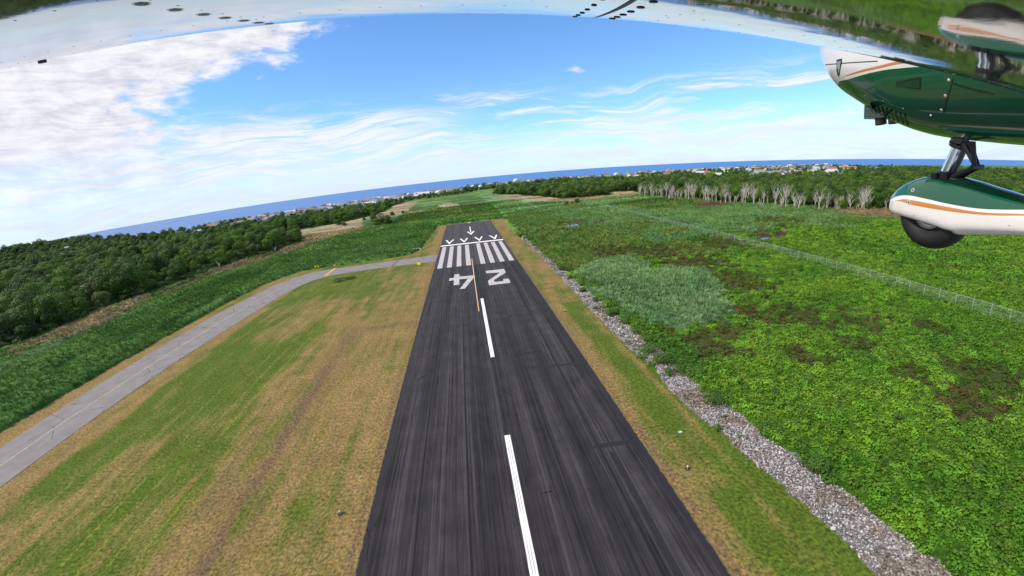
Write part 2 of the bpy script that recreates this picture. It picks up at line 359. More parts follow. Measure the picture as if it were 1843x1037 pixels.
def veg_color(c, n1, n2, n3, x, y):
    col = np.zeros(x.shape + (3,))
    tab = {FERN: ((.060, .160, .011), (.104, .220, .017)), REED: ((.084, .172, .074), (.150, .250, .112)),
           MID: ((.030, .092, .014), (.072, .152, .024)), TAN: ((.130, .115, .060), (.235, .175, .105)),
           BROWN: ((.050, .070, .014), (.095, .075, .026)), WOOD: ((.014, .030, .008), (.022, .042, .010)),
           RED: ((.045, .018, .012), (.085, .045, .020)), MIXG: ((.062, .132, .022), (.105, .160, .036)),
           FIELD_ID: ((.1, .1, .03), (.1, .1, .03)), GRAV_ID: ((.15, .13, .12), (.25, .22, .21)), WATER: ((.1, .09, .07), (.2, .17, .12)), 101: ((.02, .02, .015), (.02, .02, .015))}
    for k, (a, b) in tab.items():
        m = c == k
        if m.any():
            col[m] = lerp(to_rgb(*a), to_rgb(*b), np.clip((n2[m] - .28) * 2.1, 0, 1))
    m = (c == FERN); col[m] *= (np.array([1.0, 1.0, 1.0]) + (fbm(x, y, 15, 201, 3)[m][:, None] - .5) * np.array([.8, .5, .3]))
    m = (y > 300) & ((c == MIXG) | (c == MID) | (c == REED)); f_ = sstep(fbm(x * .16, y * .55, 9, 99, 4), .36, .62); col[m] *= (.70 + .62 * f_[m])[..., None]  # furrow relief of the far marsh painted into its colour as bands
    m = (c == TAN) & (y > 275); col[m] *= 1.4
    m = (c == REED) & ~inpoly(x, y, [(p_[0] * 1.0, p_[1]) for p_ in REEDR]) & ~inpoly(x, y, [(20, 60), (68, 60), (68, 132), (20, 132)])
    col[m] *= np.array([.84, .90, .66])
    return col * (.75 + .5 * n3)[..., None]

# ------------------------------------------------------------------ terrain grids (finer near the airfield end we look from)
NR, NA = 820, 800
rad = 11.0 * (3300.0 / 11.0) ** (np.arange(NR) / (NR - 1.0))
ang = np.radians(np.linspace(-84, 92, NA))
RR, AA = np.meshgrid(rad, ang, indexing='ij')
GX = RR * np.sin(AA); GY = RR * np.cos(AA) - 6.0
cov, n1, n2, n3 = cover(GX, GY)
base_h = hill(GX, GY)
col = veg_color(cov, n1, n2, n3, GX, GY)
fm = cov == FIELD_ID
col[fm] = field_color(GX[fm], GY[fm], n1[fm], n2[fm], n3[fm])
gz = base_h.copy(); gz[cov == WATER] = -4.0
gz += np.where(fm, (n3 - .5) * .05, 0)
gz[(cov == GRAV_ID)] -= .05
gz[cov == 101] = -.15

def grid_faces(mask=None):
    i = np.arange(NR - 1)[:, None]; j = np.arange(NA - 1)[None, :]
    a = i * NA + j; f = np.stack([a, a + NA, a + NA + 1, a + 1], -1)
    # wind so that normals point up
    f = f.reshape(-1, 4)
    if mask is not None: f = f[mask.reshape(-1)]
    return f
def add_col(me, name, arr):
    at = me.attributes.new(name, 'FLOAT_COLOR', 'POINT')
    a4 = np.ones((len(arr), 4), np.float32); a4[:, :3] = arr; at.data.foreach_set('color', a4.ravel())

# ground material
mg, q, b = newmat('ground')
at = q.n('ShaderNodeAttribute', attribute_name='col').outputs['Color']
ob = q.n('ShaderNodeTexCoord').outputs['Object']
f1 = q.noise(ob, 2.6, 6, 0.72); f2 = q.noise(q.vmap(ob, (5.5, 1.4, 1), (0, 0, R(3))), 1.0, 5, 0.7)
f3 = q.noise(ob, 0.12, 4, 0.6)
k = q.m('MULTIPLY', q.ss(f1, .30, .70, .42, 1.58), q.ss(f2, .3, .7, .75, 1.25))
tint = q.mix(q.ss(q.noise(ob, 1.1, 5, .7), .42, .62, 0, .30), at, q.mix(1.0, at, (1.45, 1.12, .95), 'MULTIPLY'))
cc = q.mix(1.0, tint, q.n('ShaderNodeCombineXYZ', inp={0: k, 1: k, 2: k}).outputs[0], 'MULTIPLY')
q.l.new(cc, b.inputs['Base Color']); b.inputs['Roughness'].default_value = .95; b.inputs['Specular IOR Level'].default_value = .15
bp = q.n('ShaderNodeBump', inp={'Strength': .9, 'Distance': .12, 'Height': f1}); q.l.new(bp.outputs[0], b.inputs['Normal'])

def used_grid(name, mask, z, mats, arr, smooth=True):
    f = grid_faces(mask); u, inv = np.unique(f, return_inverse=True)
    V = np.stack([GX.ravel()[u], GY.ravel()[u], z.ravel()[u]], -1)
    o = mesh(name, V, inv.reshape(-1, 4), mats, smooth=smooth)
    add_col(o.data, 'col', arr.reshape(-1, 3)[u]); return o
ground = used_grid('ground', None, gz, [mg], col); tag(ground, kind='structure')

# sea and ponds
ms, q, b = newmat('sea')
ob = q.n('ShaderNodeTexCoord').outputs['Object']
wv = q.noise(q.vmap(ob, (.01, .03, 1), (0, 0, R(20))), 1.0, 6, .6)
q.l.new(q.mix(q.ss(wv, .35, .65), (.018, .115, .34), (.028, .145, .41)), b.inputs['Base Color'])
b.inputs['Roughness'].default_value = .38; b.inputs['Specular IOR Level'].default_value = .35
bp = q.n('ShaderNodeBump', inp={'Strength': .5, 'Distance': 1.0, 'Height': q.noise(ob, .12, 4, .6)}); q.l.new(bp.outputs[0], b.inputs['Normal'])
NS = 96; vs = []; SR = [300, 2000, 6000, 12400]
for r_ in SR:
    for i in range(NS): t = 2 * math.pi * i / NS; vs.append((r_ * math.sin(t), r_ * math.cos(t), -1.2))
fs = [(k2 * NS + i, k2 * NS + (i + 1) % NS, (k2 + 1) * NS + (i + 1) % NS, (k2 + 1) * NS + i) for k2 in range(3) for i in range(NS)]
sea = mesh('sea', vs, fs, [ms]); tag(sea, kind='structure')
mw = simple('pond_water', (.02, .03, .03), .03, 0.0, spec=1.0)
for pl in (POND1, POND2):
    p_ = MB(); p_.poly(pl, 0.02); o = p_.build('pond', [mw]); tag(o, kind='structure')

# ------------------------------------------------------------------ marsh vegetation canopy
vegm = np.isin(cov, (FERN, REED, MID, TAN, BROWN, RED, MIXG))
H = np.zeros(GX.shape)
hh = {FERN: .95, REED: 1.7, MID: 1.45, TAN: 1.8, BROWN: .55, RED: .25, MIXG: 1.05}
for k_, v_ in hh.items(): H[cov == k_] = v_
# soften steps between kinds of plants
for _ in range(3):
    Hp = np.pad(H, 1, mode='edge'); H = (Hp[:-2, 1:-1] + Hp[2:, 1:-1] + Hp[1:-1, :-2] + Hp[1:-1, 2:] + 2 * H) / 6
cl = worley(GX / 1.25 + n3, GY / 1.25 + n2, 3); cl2 = worley(GX / .55, GY / .55, 9)
cl3 = worley(GX / 4.2, GY / 4.2, 13)
amp = np.where(cov == FERN, .62, np.where(cov == BROWN, .35, .38))
H2 = H * (1 - amp * np.clip(cl, 0, 1.1)) * (1 - .22 * cl2) * (1 - .28 * np.clip(cl3, 0, 1)) + H * .35 * (fbm(GX, GY, 24, 91, 3) - .4)
# paths of lower reeds running through the beds left and beyond the runway end
fur = np.abs(fbm(GX * .35, GY * 1.0, 22, 95, 3) - .5)
H2 *= np.where((cov == MID) | (cov == MIXG), .55 + .45 * sstep(fur, .0, .05), 1)
for px_, py_, rr_ in ((56, 214, 19), (55, 203, 17), (113, 133, 13)):
    H2 *= .25 + .75 * sstep(np.hypot(GX - px_, GY - py_), rr_ * .5, rr_)
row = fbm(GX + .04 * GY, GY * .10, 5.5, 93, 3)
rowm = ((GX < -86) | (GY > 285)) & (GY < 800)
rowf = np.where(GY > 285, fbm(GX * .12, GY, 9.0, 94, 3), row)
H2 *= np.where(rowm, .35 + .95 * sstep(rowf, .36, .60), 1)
H2 = np.where(vegm & (RR < 230) & np.isin(cov, (FERN, MIXG, BROWN, REED)), H2 - .30, H2)
H2 = np.where(vegm, H2, -.25)
fmask = vegm[:-1, :-1] | vegm[1:, :-1] | vegm[1:, 1:] | vegm[:-1, 1:]
vz = base_h + H2 + np.where(vegm, 0.02, 0)
vcol = veg_color(cov, n1, n2, n3, GX, GY)
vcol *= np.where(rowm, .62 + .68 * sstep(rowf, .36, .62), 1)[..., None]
vcol *= np.where((RR < 230) & np.isin(cov, (FERN, REED)), .66, 1)[..., None]  # canopy colour darkened under near tufts so the gaps look shaded
for _ in range(2):   # spread plant colours over the rim vertices
    e = vegm.astype(float)[..., None]; acc = vcol * e; wgt = e.copy()
    for dy_, dx_ in ((1, 0), (-1, 0), (0, 1), (0, -1)):
        acc += np.roll(vcol * e, (dy_, dx_), (0, 1)); wgt += np.roll(e, (dy_, dx_), (0, 1))
    vcol = np.where(vegm[..., None], vcol, acc / np.maximum(wgt, 1))
mv, q, b = newmat('marsh_plants')
at = q.n('ShaderNodeAttribute', attribute_name='col').outputs['Color']
ob = q.n('ShaderNodeTexCoord').outputs['Object']
f1 = q.noise(ob, 2.3, 7, .75); f2 = q.noise(q.vmap(ob, (1, 1, .4)), 7.0, 4, .7)
k = q.m('MULTIPLY', q.ss(f1, .30, .68, .50, 1.45), q.ss(f2, .3, .7, .72, 1.3))
cc = q.mix(1.0, at, q.n('ShaderNodeCombineXYZ', inp={0: k, 1: k, 2: k}).outputs[0], 'MULTIPLY')
q.l.new(cc, b.inputs['Base Color']); b.inputs['Roughness'].default_value = .8; b.inputs['Specular IOR Level'].default_value = .2
bp = q.n('ShaderNodeBump', inp={'Strength': 1.0, 'Distance': .35, 'Height': f1}); q.l.new(bp.outputs[0], b.inputs['Normal'])
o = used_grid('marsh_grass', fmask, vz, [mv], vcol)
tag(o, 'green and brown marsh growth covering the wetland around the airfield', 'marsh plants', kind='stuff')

# ------------------------------------------------------------------ taxiway
mt, q, b = newmat('taxiway_concrete')
ob = q.n('ShaderNodeTexCoord').outputs['Object']
a1 = q.noise(ob, .35, 5, .6); a2 = q.noise(ob, 9.0, 5, .7)
c = q.mix(q.ss(a1, .3, .7), (.175, .156, .148), (.230, .206, .196)); c = q.mix(q.ss(a2, .35, .65, 0, .35), c, (.15, .14, .14))
vo = q.n('ShaderNodeTexVoronoi', feature='DISTANCE_TO_EDGE', inp={'Scale': .16}); q.l.new(q.vmap(ob, (1, .6, 1)), vo.inputs['Vector'])
wob = q.noise(ob, 1.2, 5, .7)
crk = q.ss(q.m('ADD', vo.outputs[0], q.m('MULTIPLY', wob, .05)), .026, .036, 1, 0)
crk = q.m('MULTIPLY', crk, q.ss(q.noise(ob, .08, 2, .5), .50, .56))
c = q.mix(crk, c, (.03, .03, .03)); q.l.new(c, b.inputs['Base Color']); b.inputs['Roughness'].default_value = .9
p_ = MB(); nT = len(TAXI_U)
def resample(L, n):
    L = np.array(L, float); d = np.r_[0, np.cumsum(np.hypot(*np.diff(L, axis=0).T))]; s_ = np.linspace(0, d[-1], n)
    return np.stack([np.interp(s_, d, L[:, 0]), np.interp(s_, d, L[:, 1])], -1)
def ribbon(mb, A, B, z, mi=0, n=160):
    A = resample(A, n); B = resample(B, n); vs = [(*a, z) for a in A] + [(*b_, z) for b_ in B]
    fs = [(i, n + i, n + i + 1, i + 1) for i in range(n - 1)]
    a, b2, c_ = (Vector(vs[i]) for i in fs[5][:3])
    if (b2 - a).cross(c_ - a).z < 0: fs = [f[::-1] for f in fs]
    mb.add(vs, fs, mi)
ribbon(p_, TAXI_U, TAXI_L, .045); o = p_.build('taxiway', [mt]); tag(o, kind='structure')
def offset(L, d):
    L = np.array(L, float); t = np.gradient(L, axis=0); t /= np.linalg.norm(t, axis=1)[:, None]
    return L + np.stack([-t[:, 1], t[:, 0]], -1) * d
my = simple('taxi_paint', (.40, .34, .22), .8, var=.3, vs=2.0)
mor = simple('hold_paint', (.60, .30, .10), .8, var=.2, vs=3.0); mblk = simple('black_paint', (.02, .02, .02), .9)
p_ = MB(); CC = resample(TAXI_C, 200); ribbon(p_, offset(CC, .11), offset(CC, -.11), .055)
# holding position band across the taxiway
for i in range(14):
    y0 = 155.4 + i * .98
    p_.poly([(-59.6, y0), (-58.5, y0), (-58.5, y0 + .99), (-59.6, y0 + .99)], .055, 1)
    p_.poly([(-58.4, y0), (-57.4, y0), (-57.4, y0 + .5), (-58.4, y0 + .5)], .055, 2 if i % 2 else 1)
p_.poly([(-33.2, 158.2), (-32.7, 158.2), (-31.8, 169.6), (-32.3, 169.6)], .055, 2)
o = p_.build('taxiway_markings', [my, mor, mblk]); tag(o, kind='structure')

# ------------------------------------------------------------------ runway
RZ = .06
mr, q, b = newmat('runway_asphalt')
ob = q.n('ShaderNodeTexCoord').outputs['Object']; sp = q.n('ShaderNodeSeparateXYZ', inp={0: ob}); sx, sy = sp.outputs[0], sp.outputs[1]
st = q.noise(q.vmap(ob, (4.2, .035, 1)), 1.0, 6, .72); st2 = q.noise(q.vmap(ob, (1.1, .012, 1), loc=(5, 0, 0)), 1.0, 4, .6)
st3 = q.noise(q.vmap(ob, (13, .25, 1)), 1.0, 4, .7); gr = q.noise(ob, 14.0, 4, .7); blot = q.noise(ob, .25, 5, .65)
v = q.m('ADD', q.ss(st, .36, .70, -.04, .54), q.ss(st2, .3, .7, 0, .30)); v = q.m('ADD', v, q.ss(st3, .38, .72, 0, .34)); v = q.m('ADD', v, q.ss(gr, .3, .7, -.12, .12))
v = q.m('ADD', v, q.ss(blot, .3, .7, -.12, .12), None, True)
bnd = q.ss(q.noise(q.vmap(ob, (.55, .006, 1), loc=(2, 0, 0)), 1.0, 3, .5), .38, .62, .60, 1.15)
c = q.mix(v, (.0055, .005, .0056), (.064, .056, .061)); c = q.mix(1.0, c, q.n('ShaderNodeCombineXYZ', inp={0: bnd, 1: bnd, 2: bnd}).outputs[0], 'MULTIPLY')
# beyond the stripes an older, lighter surface
old = q.ss(sy, 143.4, 143.7); c = q.mix(q.m('MULTIPLY', old, .45), c, (.080, .070, .074))
# paving lane joints every 5.08 m
lane = q.m('ABSOLUTE', q.m('SUBTRACT', q.m('FRACT', q.m('ADD', q.m('DIVIDE', q.m('ADD', sx, q.m('MULTIPLY', q.m('SUBTRACT', q.noise(q.vmap(ob, (0, .06, 0)), 1.0, 2), .5), .10)), 5.08), .5)), .5))
jt = q.ss(lane, .014, .034, .95, 0); jt = q.m('MULTIPLY', jt, q.ss(q.noise(q.vmap(ob, (.3, .05, 1)), 1.0, 3), .32, .5, .45, 1))
c = q.mix(jt, c, (.008, .008, .009))
j2 = q.m('ABSOLUTE', q.m('SUBTRACT', q.m('FRACT', q.m('DIVIDE', sx, 2.54)), .5)); c = q.mix(q.ss(j2, .0, .05, .35, 0), c, (.012, .012, .013))
ew = q.ss(q.m('ABSOLUTE', sx), 14.3, 14.9, 0, .75); c = q.mix(ew, c, (.022, .019, .024))
# cracks
vo = q.n('ShaderNodeTexVoronoi', feature='DISTANCE_TO_EDGE', inp={'Scale': .22}); q.l.new(q.vmap(ob, (1, .25, 1)), vo.inputs['Vector'])
crk = q.ss(q.m('ADD', vo.outputs[0], q.m('MULTIPLY', q.noise(ob, 1.5, 6, .75), .06)), .031, .040, 1, 0)
crk = q.m('MULTIPLY', crk, q.ss(q.noise(ob, .09, 3, .5), .57, .60)); c = q.mix(crk, c, (.004, .004, .004))
c = q.mix(q.ss(q.m('ADD', q.m('ABSOLUTE', sx), q.m('MULTIPLY', q.noise(ob, 1.3, 5, .7), .55)), 15.42, 15.50, 0, 1), c, (.13, .10, .05))
q.l.new(c, b.inputs['Base Color']); b.inputs['Roughness'].default_value = .88; b.inputs['Specular IOR Level'].default_value = .3
bp = q.n('ShaderNodeBump', inp={'Strength': .5, 'Distance': .02, 'Height': gr}); q.l.new(bp.outputs[0], b.inputs['Normal'])
mp = simple('tar_patch', (.0085, .008, .009), .85, var=.4, vs=3.0)
p_ = MB()
xs = np.linspace(-15.24, 15.24, 13); ys_ = np.linspace(-70, 284, 90)
vs = [(x_, y_, RZ) for y_ in ys_ for x_ in xs]; nx = len(xs)
fs = [(j * nx + i, j * nx + i + 1, (j + 1) * nx + i + 1, (j + 1) * nx + i) for j in range(len(ys_) - 1) for i in range(nx - 1)]
p_.add(vs, fs, 0)
for x0 in (-15.24, 15.24): p_.box((x0 + (.03 if x0 > 0 else -.03), 107, .02), (.06, 354, .07), 0)
BZ = [RZ + .004]
def band(x0, y0, x1, y1, wd):
    a = Vector((x0, y0)); c_ = Vector((x1, y1)); d = (c_ - a).normalized(); nn = Vector((-d.y, d.x)) * wd / 2
    k_ = max(2, int((c_ - a).length / 1.2)); up = []; lo = []
    for i in range(k_ + 1):
        t = a.lerp(c_, i / k_); up.append(tuple(t + nn * random.uniform(.7, 1.2))); lo.append(tuple(t - nn * random.uniform(.7, 1.2)))
    BZ[0] += .0006; p_.poly(up + lo[::-1], BZ[0], 1)
band(5.2, 59.3, 14.9, 58.6, 1.05); band(10.3, 37.3, 15.1, 37.0, .9); band(9.0, 37.4, 10.3, 37.3, .4); band(10.3, 58, 10.2, 37.5, .22); band(5.1, 59, 5.15, 100, .16); band(13.2, 36.5, 13.0, 8, .16); band(5.15, 58.5, 5.2, 10, .14)
for (x0, y0, x1, y1, wd) in ((7.6, 58, 7.75, 5, .34), (11.6, 58, 11.4, -5, .22), (11.2, 36, 11.0, -5, .45), (-.7, 104, -.2, 113, .18), (-1.1, 112, .7, 113.2, .3), (-6, 21, -5.3, 21, .06), (-6, 23.4, -5.4, 23.4, .05),
                             (9.0, 112, 9.3, 100, .1), (.6, 143, -.4, 104, .12), (-15, 143.4, 15, 143.3, .28)):
    band(x0, y0, x1, y1, wd)
o = p_.build('runway', [mr, mp]); tag(o, kind='structure')

mm_, q, b = newmat('runway_paint')
ob = q.n('ShaderNodeTexCoord').outputs['Object']
s1 = q.noise(q.vmap(ob, (5.0, .35, 1)), 1.0, 6, .75); s2 = q.noise(ob, 6.0, 5, .7)
c = q.mix(q.ss(q.m('ADD', q.m('MULTIPLY', s1, .6), q.m('MULTIPLY', s2, .4)), .40, .60, .62, 0), (.56, .515, .50), (.13, .12, .125))
q.l.new(c, b.inputs['Base Color']); b.inputs['Roughness'].default_value = .75
mm2, q, b = newmat('fresh_paint')
ob = q.n('ShaderNodeTexCoord').outputs['Object']; sxx = q.n('ShaderNodeSeparateXYZ', inp={0: ob}).outputs[0]
gro = q.ss(q.m('ABSOLUTE', q.m('SUBTRACT', q.m('FRACT', q.m('ADD', q.m('MULTIPLY', sxx, 4.1), .5)), .5)), .26, .44, 0, .8)
q.l.new(q.mix(q.m('MULTIPLY', gro, q.ss(q.noise(q.vmap(ob, (2, .2, 1)), 1.0, 4), .35, .55)), (.78, .75, .74), (.10, .09, .09)), b.inputs['Base Color']); b.inputs['Roughness'].default_value = .7
mo = simple('lead_paint', (.62, .42, .22), .8)
mwht = simple('white_paint', (.76, .74, .73), .75, var=.06, vs=2.0)
p_ = MB(); MZ = RZ + .022
def rect(x0, y0, x1, y1, mi=0): p_.poly([(x0, y0), (x1, y0), (x1, y1), (x0, y1)], MZ, mi)
rect(-15.1, 192.4, 15.1, 195.2, 2)
for s_ in (-1, 1):
    for k_ in range(4):
        a = (5.75 + 11.5 * k_) * .3048; rect(*( (a, 143.6, a + 1.7526, 189.8) if s_ > 0 else (-a - 1.7526, 143.6, -a, 189.8)))
TWO = [(2.81, 131.8), (8.99, 131.7), (9.02, 126.32), (4.56, 118.6), (4.5, 116.22), (7.2, 116.1), (7.25, 118.4), (9.0, 118.3), (8.98, 113.3), (2.7, 113.14), (2.7, 118.44), (7.21, 127.24), (2.82, 128.3)]
FOUR = [(-7.66, 131.72), (-5.96, 131.6), (-5.95, 127.9), (-1.32, 127.5), (-1.28, 124.66), (-4.31, 112.77), (-5.87, 112.68), (-3.24, 124.1), (-5.94, 124.4), (-5.93, 117.85), (-7.67, 117.9), (-7.66, 123.9), (-9.2, 123.8), (-9.18, 127.2), (-7.66, 127.2)]
p_.poly(TWO, MZ, 0); p_.poly(FOUR, MZ, 0)
for cx in (-11.1, -3.75, 3.85, 11.55):
    p_.poly([(cx, 197.0), (cx - 2.3, 211), (cx - 1.45, 211.4), (cx, 202.2), (cx + 1.45, 211.4), (cx + 2.2, 211)], MZ, 2)
cx = .33; p_.poly([(cx, 221.8), (cx - 2.2, 235.4), (cx - 1.35, 236.3), (cx, 227.6), (cx + 1.4, 236.3), (cx + 2.2, 235.4)], MZ, 2)
rect(.05, 231.5, .62, 259.6, 2)
p_.poly([(.4, 280.5), (-.9, 283.9), (1.7, 283.9)], MZ, 2)
rect(-.37, 65.2, .37, 101.2, 1); rect(-.37, 4.3, .37, 42.2, 1); rect(-.37, -57, .37, -20, 1)
p_.poly([(-1.35, 91.1), (-1.15, 91.1), (-1.05, 155.1), (-1.3, 155.1)], MZ + .004, 3)
o = p_.build('runway_markings', [mm_, mm2, mwht, mo]); tag(o, kind='structure')
# ------------------------------------------------------------------ leaf materials
def leafmat(name, lo, hi, attr=None, trans=.14, rough=.65):
    m = bpy.data.materials.new(name); m.use_nodes = True; m.node_tree.nodes.clear(); q = N(m.node_tree)
    inst = q.n('ShaderNodeObjectInfo').outputs['Random']
    ob = q.n('ShaderNodeTexCoord').outputs['Object']; nz = q.noise(ob, 1.1, 3, .6)
    if attr:
        at = q.n('ShaderNodeAttribute', attribute_name=attr, attribute_type='INSTANCER').outputs['Color']
        c = q.mix(1.0, at, q.mix(inst, lo, hi), 'MULTIPLY')
    else: c = q.mix(inst, lo, hi)
    c = q.mix(q.ss(nz, .35, .65, 0, .45), c, q.mix(1.0, c, (1.45, 1.35, 1.0), 'MULTIPLY'))
    b = q.n('ShaderNodeBsdfPrincipled', inp={'Base Color': c, 'Roughness': rough, 'Specular IOR Level': .25})
    t = q.n('ShaderNodeBsdfTranslucent', inp={'Color': q.mix(1.0, c, (1.2, 1.35, .6), 'MULTIPLY')})
    mx = q.n('ShaderNodeMixShader', inp={0: trans, 1: b.outputs[0], 2: t.outputs[0]})
    q.n('ShaderNodeOutputMaterial', inp={0: mx.outputs[0]}); return m
m_tuft = leafmat('tuft_leaf', (.85, .9, .8), (1.35, 1.25, 1.2), 'tint', .16)
m_leafA = leafmat('tree_leaf', (.022, .060, .008), (.095, .175, .020))
m_leafB = leafmat('tree_leaf_dull', (.045, .080, .022), (.105, .150, .045))
m_bark = simple('bark', (.10, .085, .07), .9, var=.3, vs=3.0)
m_dead = simple('dead_wood', (.52, .475, .42), .85, var=.22, vs=1.5)

def blades(n, h, spread, wid, bend, seed):
    """a clump of arching leaves"""
    r = random.Random(seed); mb = MB()
    for i in range(n):
        a = r.uniform(0, 2 * math.pi); r0 = spread * .35 * math.sqrt(r.random()); L = h * r.uniform(.65, 1.1)
        lean = bend * r.uniform(.3, 1.3); d = Vector((math.cos(a), math.sin(a), 0)); s_ = Vector((-d.y, d.x, 0)); wv_ = wid * r.uniform(.7, 1.3)
        p0 = d * r0; p1 = p0 + d * (lean * .35) + Vector((0, 0, L * .62)); p2 = p0 + d * lean + Vector((0, 0, L * r.uniform(.75, 1.0)))
        mb.add([p0 - s_ * wv_ * .4, p0 + s_ * wv_ * .4, p1 + s_ * wv_, p1 - s_ * wv_, p2 + s_ * wv_ * .25, p2 - s_ * wv_ * .25], [(0, 1, 2, 3), (3, 2, 4, 5)])
    return mb
def bush_mb(n, rx, rz, leaf, seed, blobs=5):
    """leafy mound: leaf faces on a few overlapping lobes"""
    r = random.Random(seed); mb = MB(); bl = []
    for i in range(blobs):
        a = r.uniform(0, 6.28); q_ = rx * .55 * math.sqrt(r.random()); bl.append((q_ * math.cos(a), q_ * math.sin(a), rz * r.uniform(.35, .65), rx * r.uniform(.42, .62), rz * r.uniform(.38, .52)))
    for i in range(n):
        cx, cy, cz, ra, rb = bl[r.randrange(len(bl))]
        v = Vector((r.gauss(0, 1), r.gauss(0, 1), r.gauss(.25, 1))).normalized(); k_ = r.uniform(.82, 1.06)
        p = Vector((cx + v.x * ra * k_, cy + v.y * ra * k_, max(.03, cz + v.z * rb * k_)))
        nrm = (v + Vector((r.uniform(-.4, .4), r.uniform(-.4, .4), r.uniform(-.2, .4)))).normalized()
        a = nrm.orthogonal().normalized(); b_ = nrm.cross(a); t = r.uniform(0, 3.14); a2 = a * math.cos(t) + b_ * math.sin(t); b2 = nrm.cross(a2)
        s_ = leaf * r.uniform(.6, 1.3); mb.add([p - a2 * s_, p - b2 * s_ * .6, p + a2 * s_, p + b2 * s_ * .6], [(0, 1, 2, 3)])
    return mb

def source(name, mb, mats, colname, smooth=False):
    c = bpy.data.collections.get(colname) or bpy.data.collections.new(colname)
    me = bpy.data.meshes.new(name); me.from_pydata([tuple(v) for v in mb.v], [], mb.f)
    for m in mats: me.materials.append(m)
    me.polygons.foreach_set('material_index', mb.m)
    if smooth: me.polygons.foreach_set('use_smooth', [True] * len(me.polygons))
    o = bpy.data.objects.new(name, me); c.objects.link(o); return o

def scatter(name, colname, pts, rots, scl, idx, tint, label, cat):
    me = bpy.data.meshes.new(name); n = len(pts)
    me.vertices.add(n); me.vertices.foreach_set('co', np.asarray(pts, np.float32).ravel())
    a = me.attributes.new('rot', 'FLOAT_VECTOR', 'POINT'); a.data.foreach_set('vector', np.asarray(rots, np.float32).ravel())
    a = me.attributes.new('scl', 'FLOAT_VECTOR', 'POINT'); a.data.foreach_set('vector', np.asarray(scl, np.float32).ravel())
    a = me.attributes.new('idx', 'INT', 'POINT'); a.data.foreach_set('value', np.asarray(idx, np.int32))
    if tint is not None: add_col(me, 'tint', tint)
    o = bpy.data.objects.new(name, me); COL.objects.link(o)
    g = bpy.data.node_groups.new(name, 'GeometryNodeTree')
    g.interface.new_socket('Geometry', in_out='INPUT', socket_type='NodeSocketGeometry'); g.interface.new_socket('Geometry', in_out='OUTPUT', socket_type='NodeSocketGeometry')
    q = N(g); gi = q.n('NodeGroupInput'); go = q.n('NodeGroupOutput')
    ci = q.n('GeometryNodeCollectionInfo'); ci.inputs['Collection'].default_value = bpy.data.collections[colname]
    ci.inputs['Separate Children'].default_value = True; ci.inputs['Reset Children'].default_value = True
    def na(nm, typ):
        nd = q.n('GeometryNodeInputNamedAttribute', data_type=typ); nd.inputs['Name'].default_value = nm
        return nd.outputs['Attribute']
    ip = q.n('GeometryNodeInstanceOnPoints'); g.links.new(gi.outputs[0], ip.inputs['Points']); g.links.new(ci.outputs[0], ip.inputs['Instance'])
    ip.inputs['Pick Instance'].default_value = True
    g.links.new(na('idx', 'INT'), ip.inputs['Instance Index']); g.links.new(na('rot', 'FLOAT_VECTOR'), ip.inputs['Rotation']); g.links.new(na('scl', 'FLOAT_VECTOR'), ip.inputs['Scale'])
    g.links.new(ip.outputs[0], go.inputs[0])
    md = o.modifiers.new('scatter', 'NODES'); md.node_group = g
    tag(o, label, cat, kind='stuff'); return o

# interpolate the canopy for scattered plants
lr = math.log(3300.0 / 11.0)
def canopy(x, y):
    yy = y + 6.0; r_ = np.hypot(x, yy); a_ = np.arctan2(x, yy)
    i = np.clip(np.log(r_ / 11.0) / lr * (NR - 1), 0, NR - 1).round().astype(int)
    j = np.clip((a_ - ang[0]) / (ang[-1] - ang[0]) * (NA - 1), 0, NA - 1).round().astype(int)
    return cov[i, j], vz[i, j], col[i, j], vegm[i, j], n2[i, j]
def jpoints(x0, x1, y0, y1, sp_):
    nx_ = int((x1 - x0) / sp_); ny_ = int((y1 - y0) / sp_)
    X_, Y_ = np.meshgrid(np.arange(nx_), np.arange(ny_)); n = X_.size
    return x0 + (X_.ravel() + rng.random(n)) * sp_, y0 + (Y_.ravel() + rng.random(n)) * sp_

# fern / reed tufts in the part of the marsh where single plants show
for k_ in range(4): source('s_fern%d' % k_, bush_mb(150, 1.0, .95, .135, 100 + k_, 5), [m_tuft], 'src_fern')
for k_ in range(4): source('s_reed%d' % k_, blades(24, 1.25, .9, .045, .42, 200 + k_), [m_tuft], 'src_reed')
def place_tufts(regions, kinds, srcs, nm, lab, sc_rng, zoff, tintk):
    P_, S_ = [], []; C_ = []
    for (x0, x1, y0, y1, sp_, ss_) in regions:
        x, y = jpoints(x0, x1, y0, y1, sp_); c_, z_, co_, vm, nn = canopy(x, y)
        keep = np.isin(c_, kinds) & (rng.random(len(x)) < .93); x, y, z_, co_, c_ = x[keep], y[keep], z_[keep], co_[keep], c_[keep]
        s_ = rng.uniform(*sc_rng, len(x)) * ss_
        s_ = np.where(c_ == BROWN, s_ * .72, s_)
        gb = (c_ == BROWN) & (rng.random(len(x)) < .5); co_ = np.where(gb[:, None], np.array([[.05, .11, .012]]), co_)
        P_.append(np.stack([x, y, np.maximum(z_ - zoff * s_, -.05)], -1)); S_.append(s_); C_.append(co_)
    P_ = np.concatenate(P_); S_ = np.concatenate(S_); C_ = np.concatenate(C_); n = len(P_)
    rot = np.stack([rng.normal(0, .12, n), rng.normal(0, .12, n), rng.uniform(0, 6.28, n)], -1)
    scl = np.stack([S_, S_, S_ * rng.uniform(.8, 1.15, n)], -1)
    jit = rng.uniform(.74, 1.24, (n, 1)) * tintk * rng.uniform(.9, 1.1, (n, 3))
    print(nm, n)
    return scatter(nm, srcs, P_, rot, scl, rng.integers(0, 4, n), np.clip(C_ * jit, 0, 1), lab, 'marsh plants')
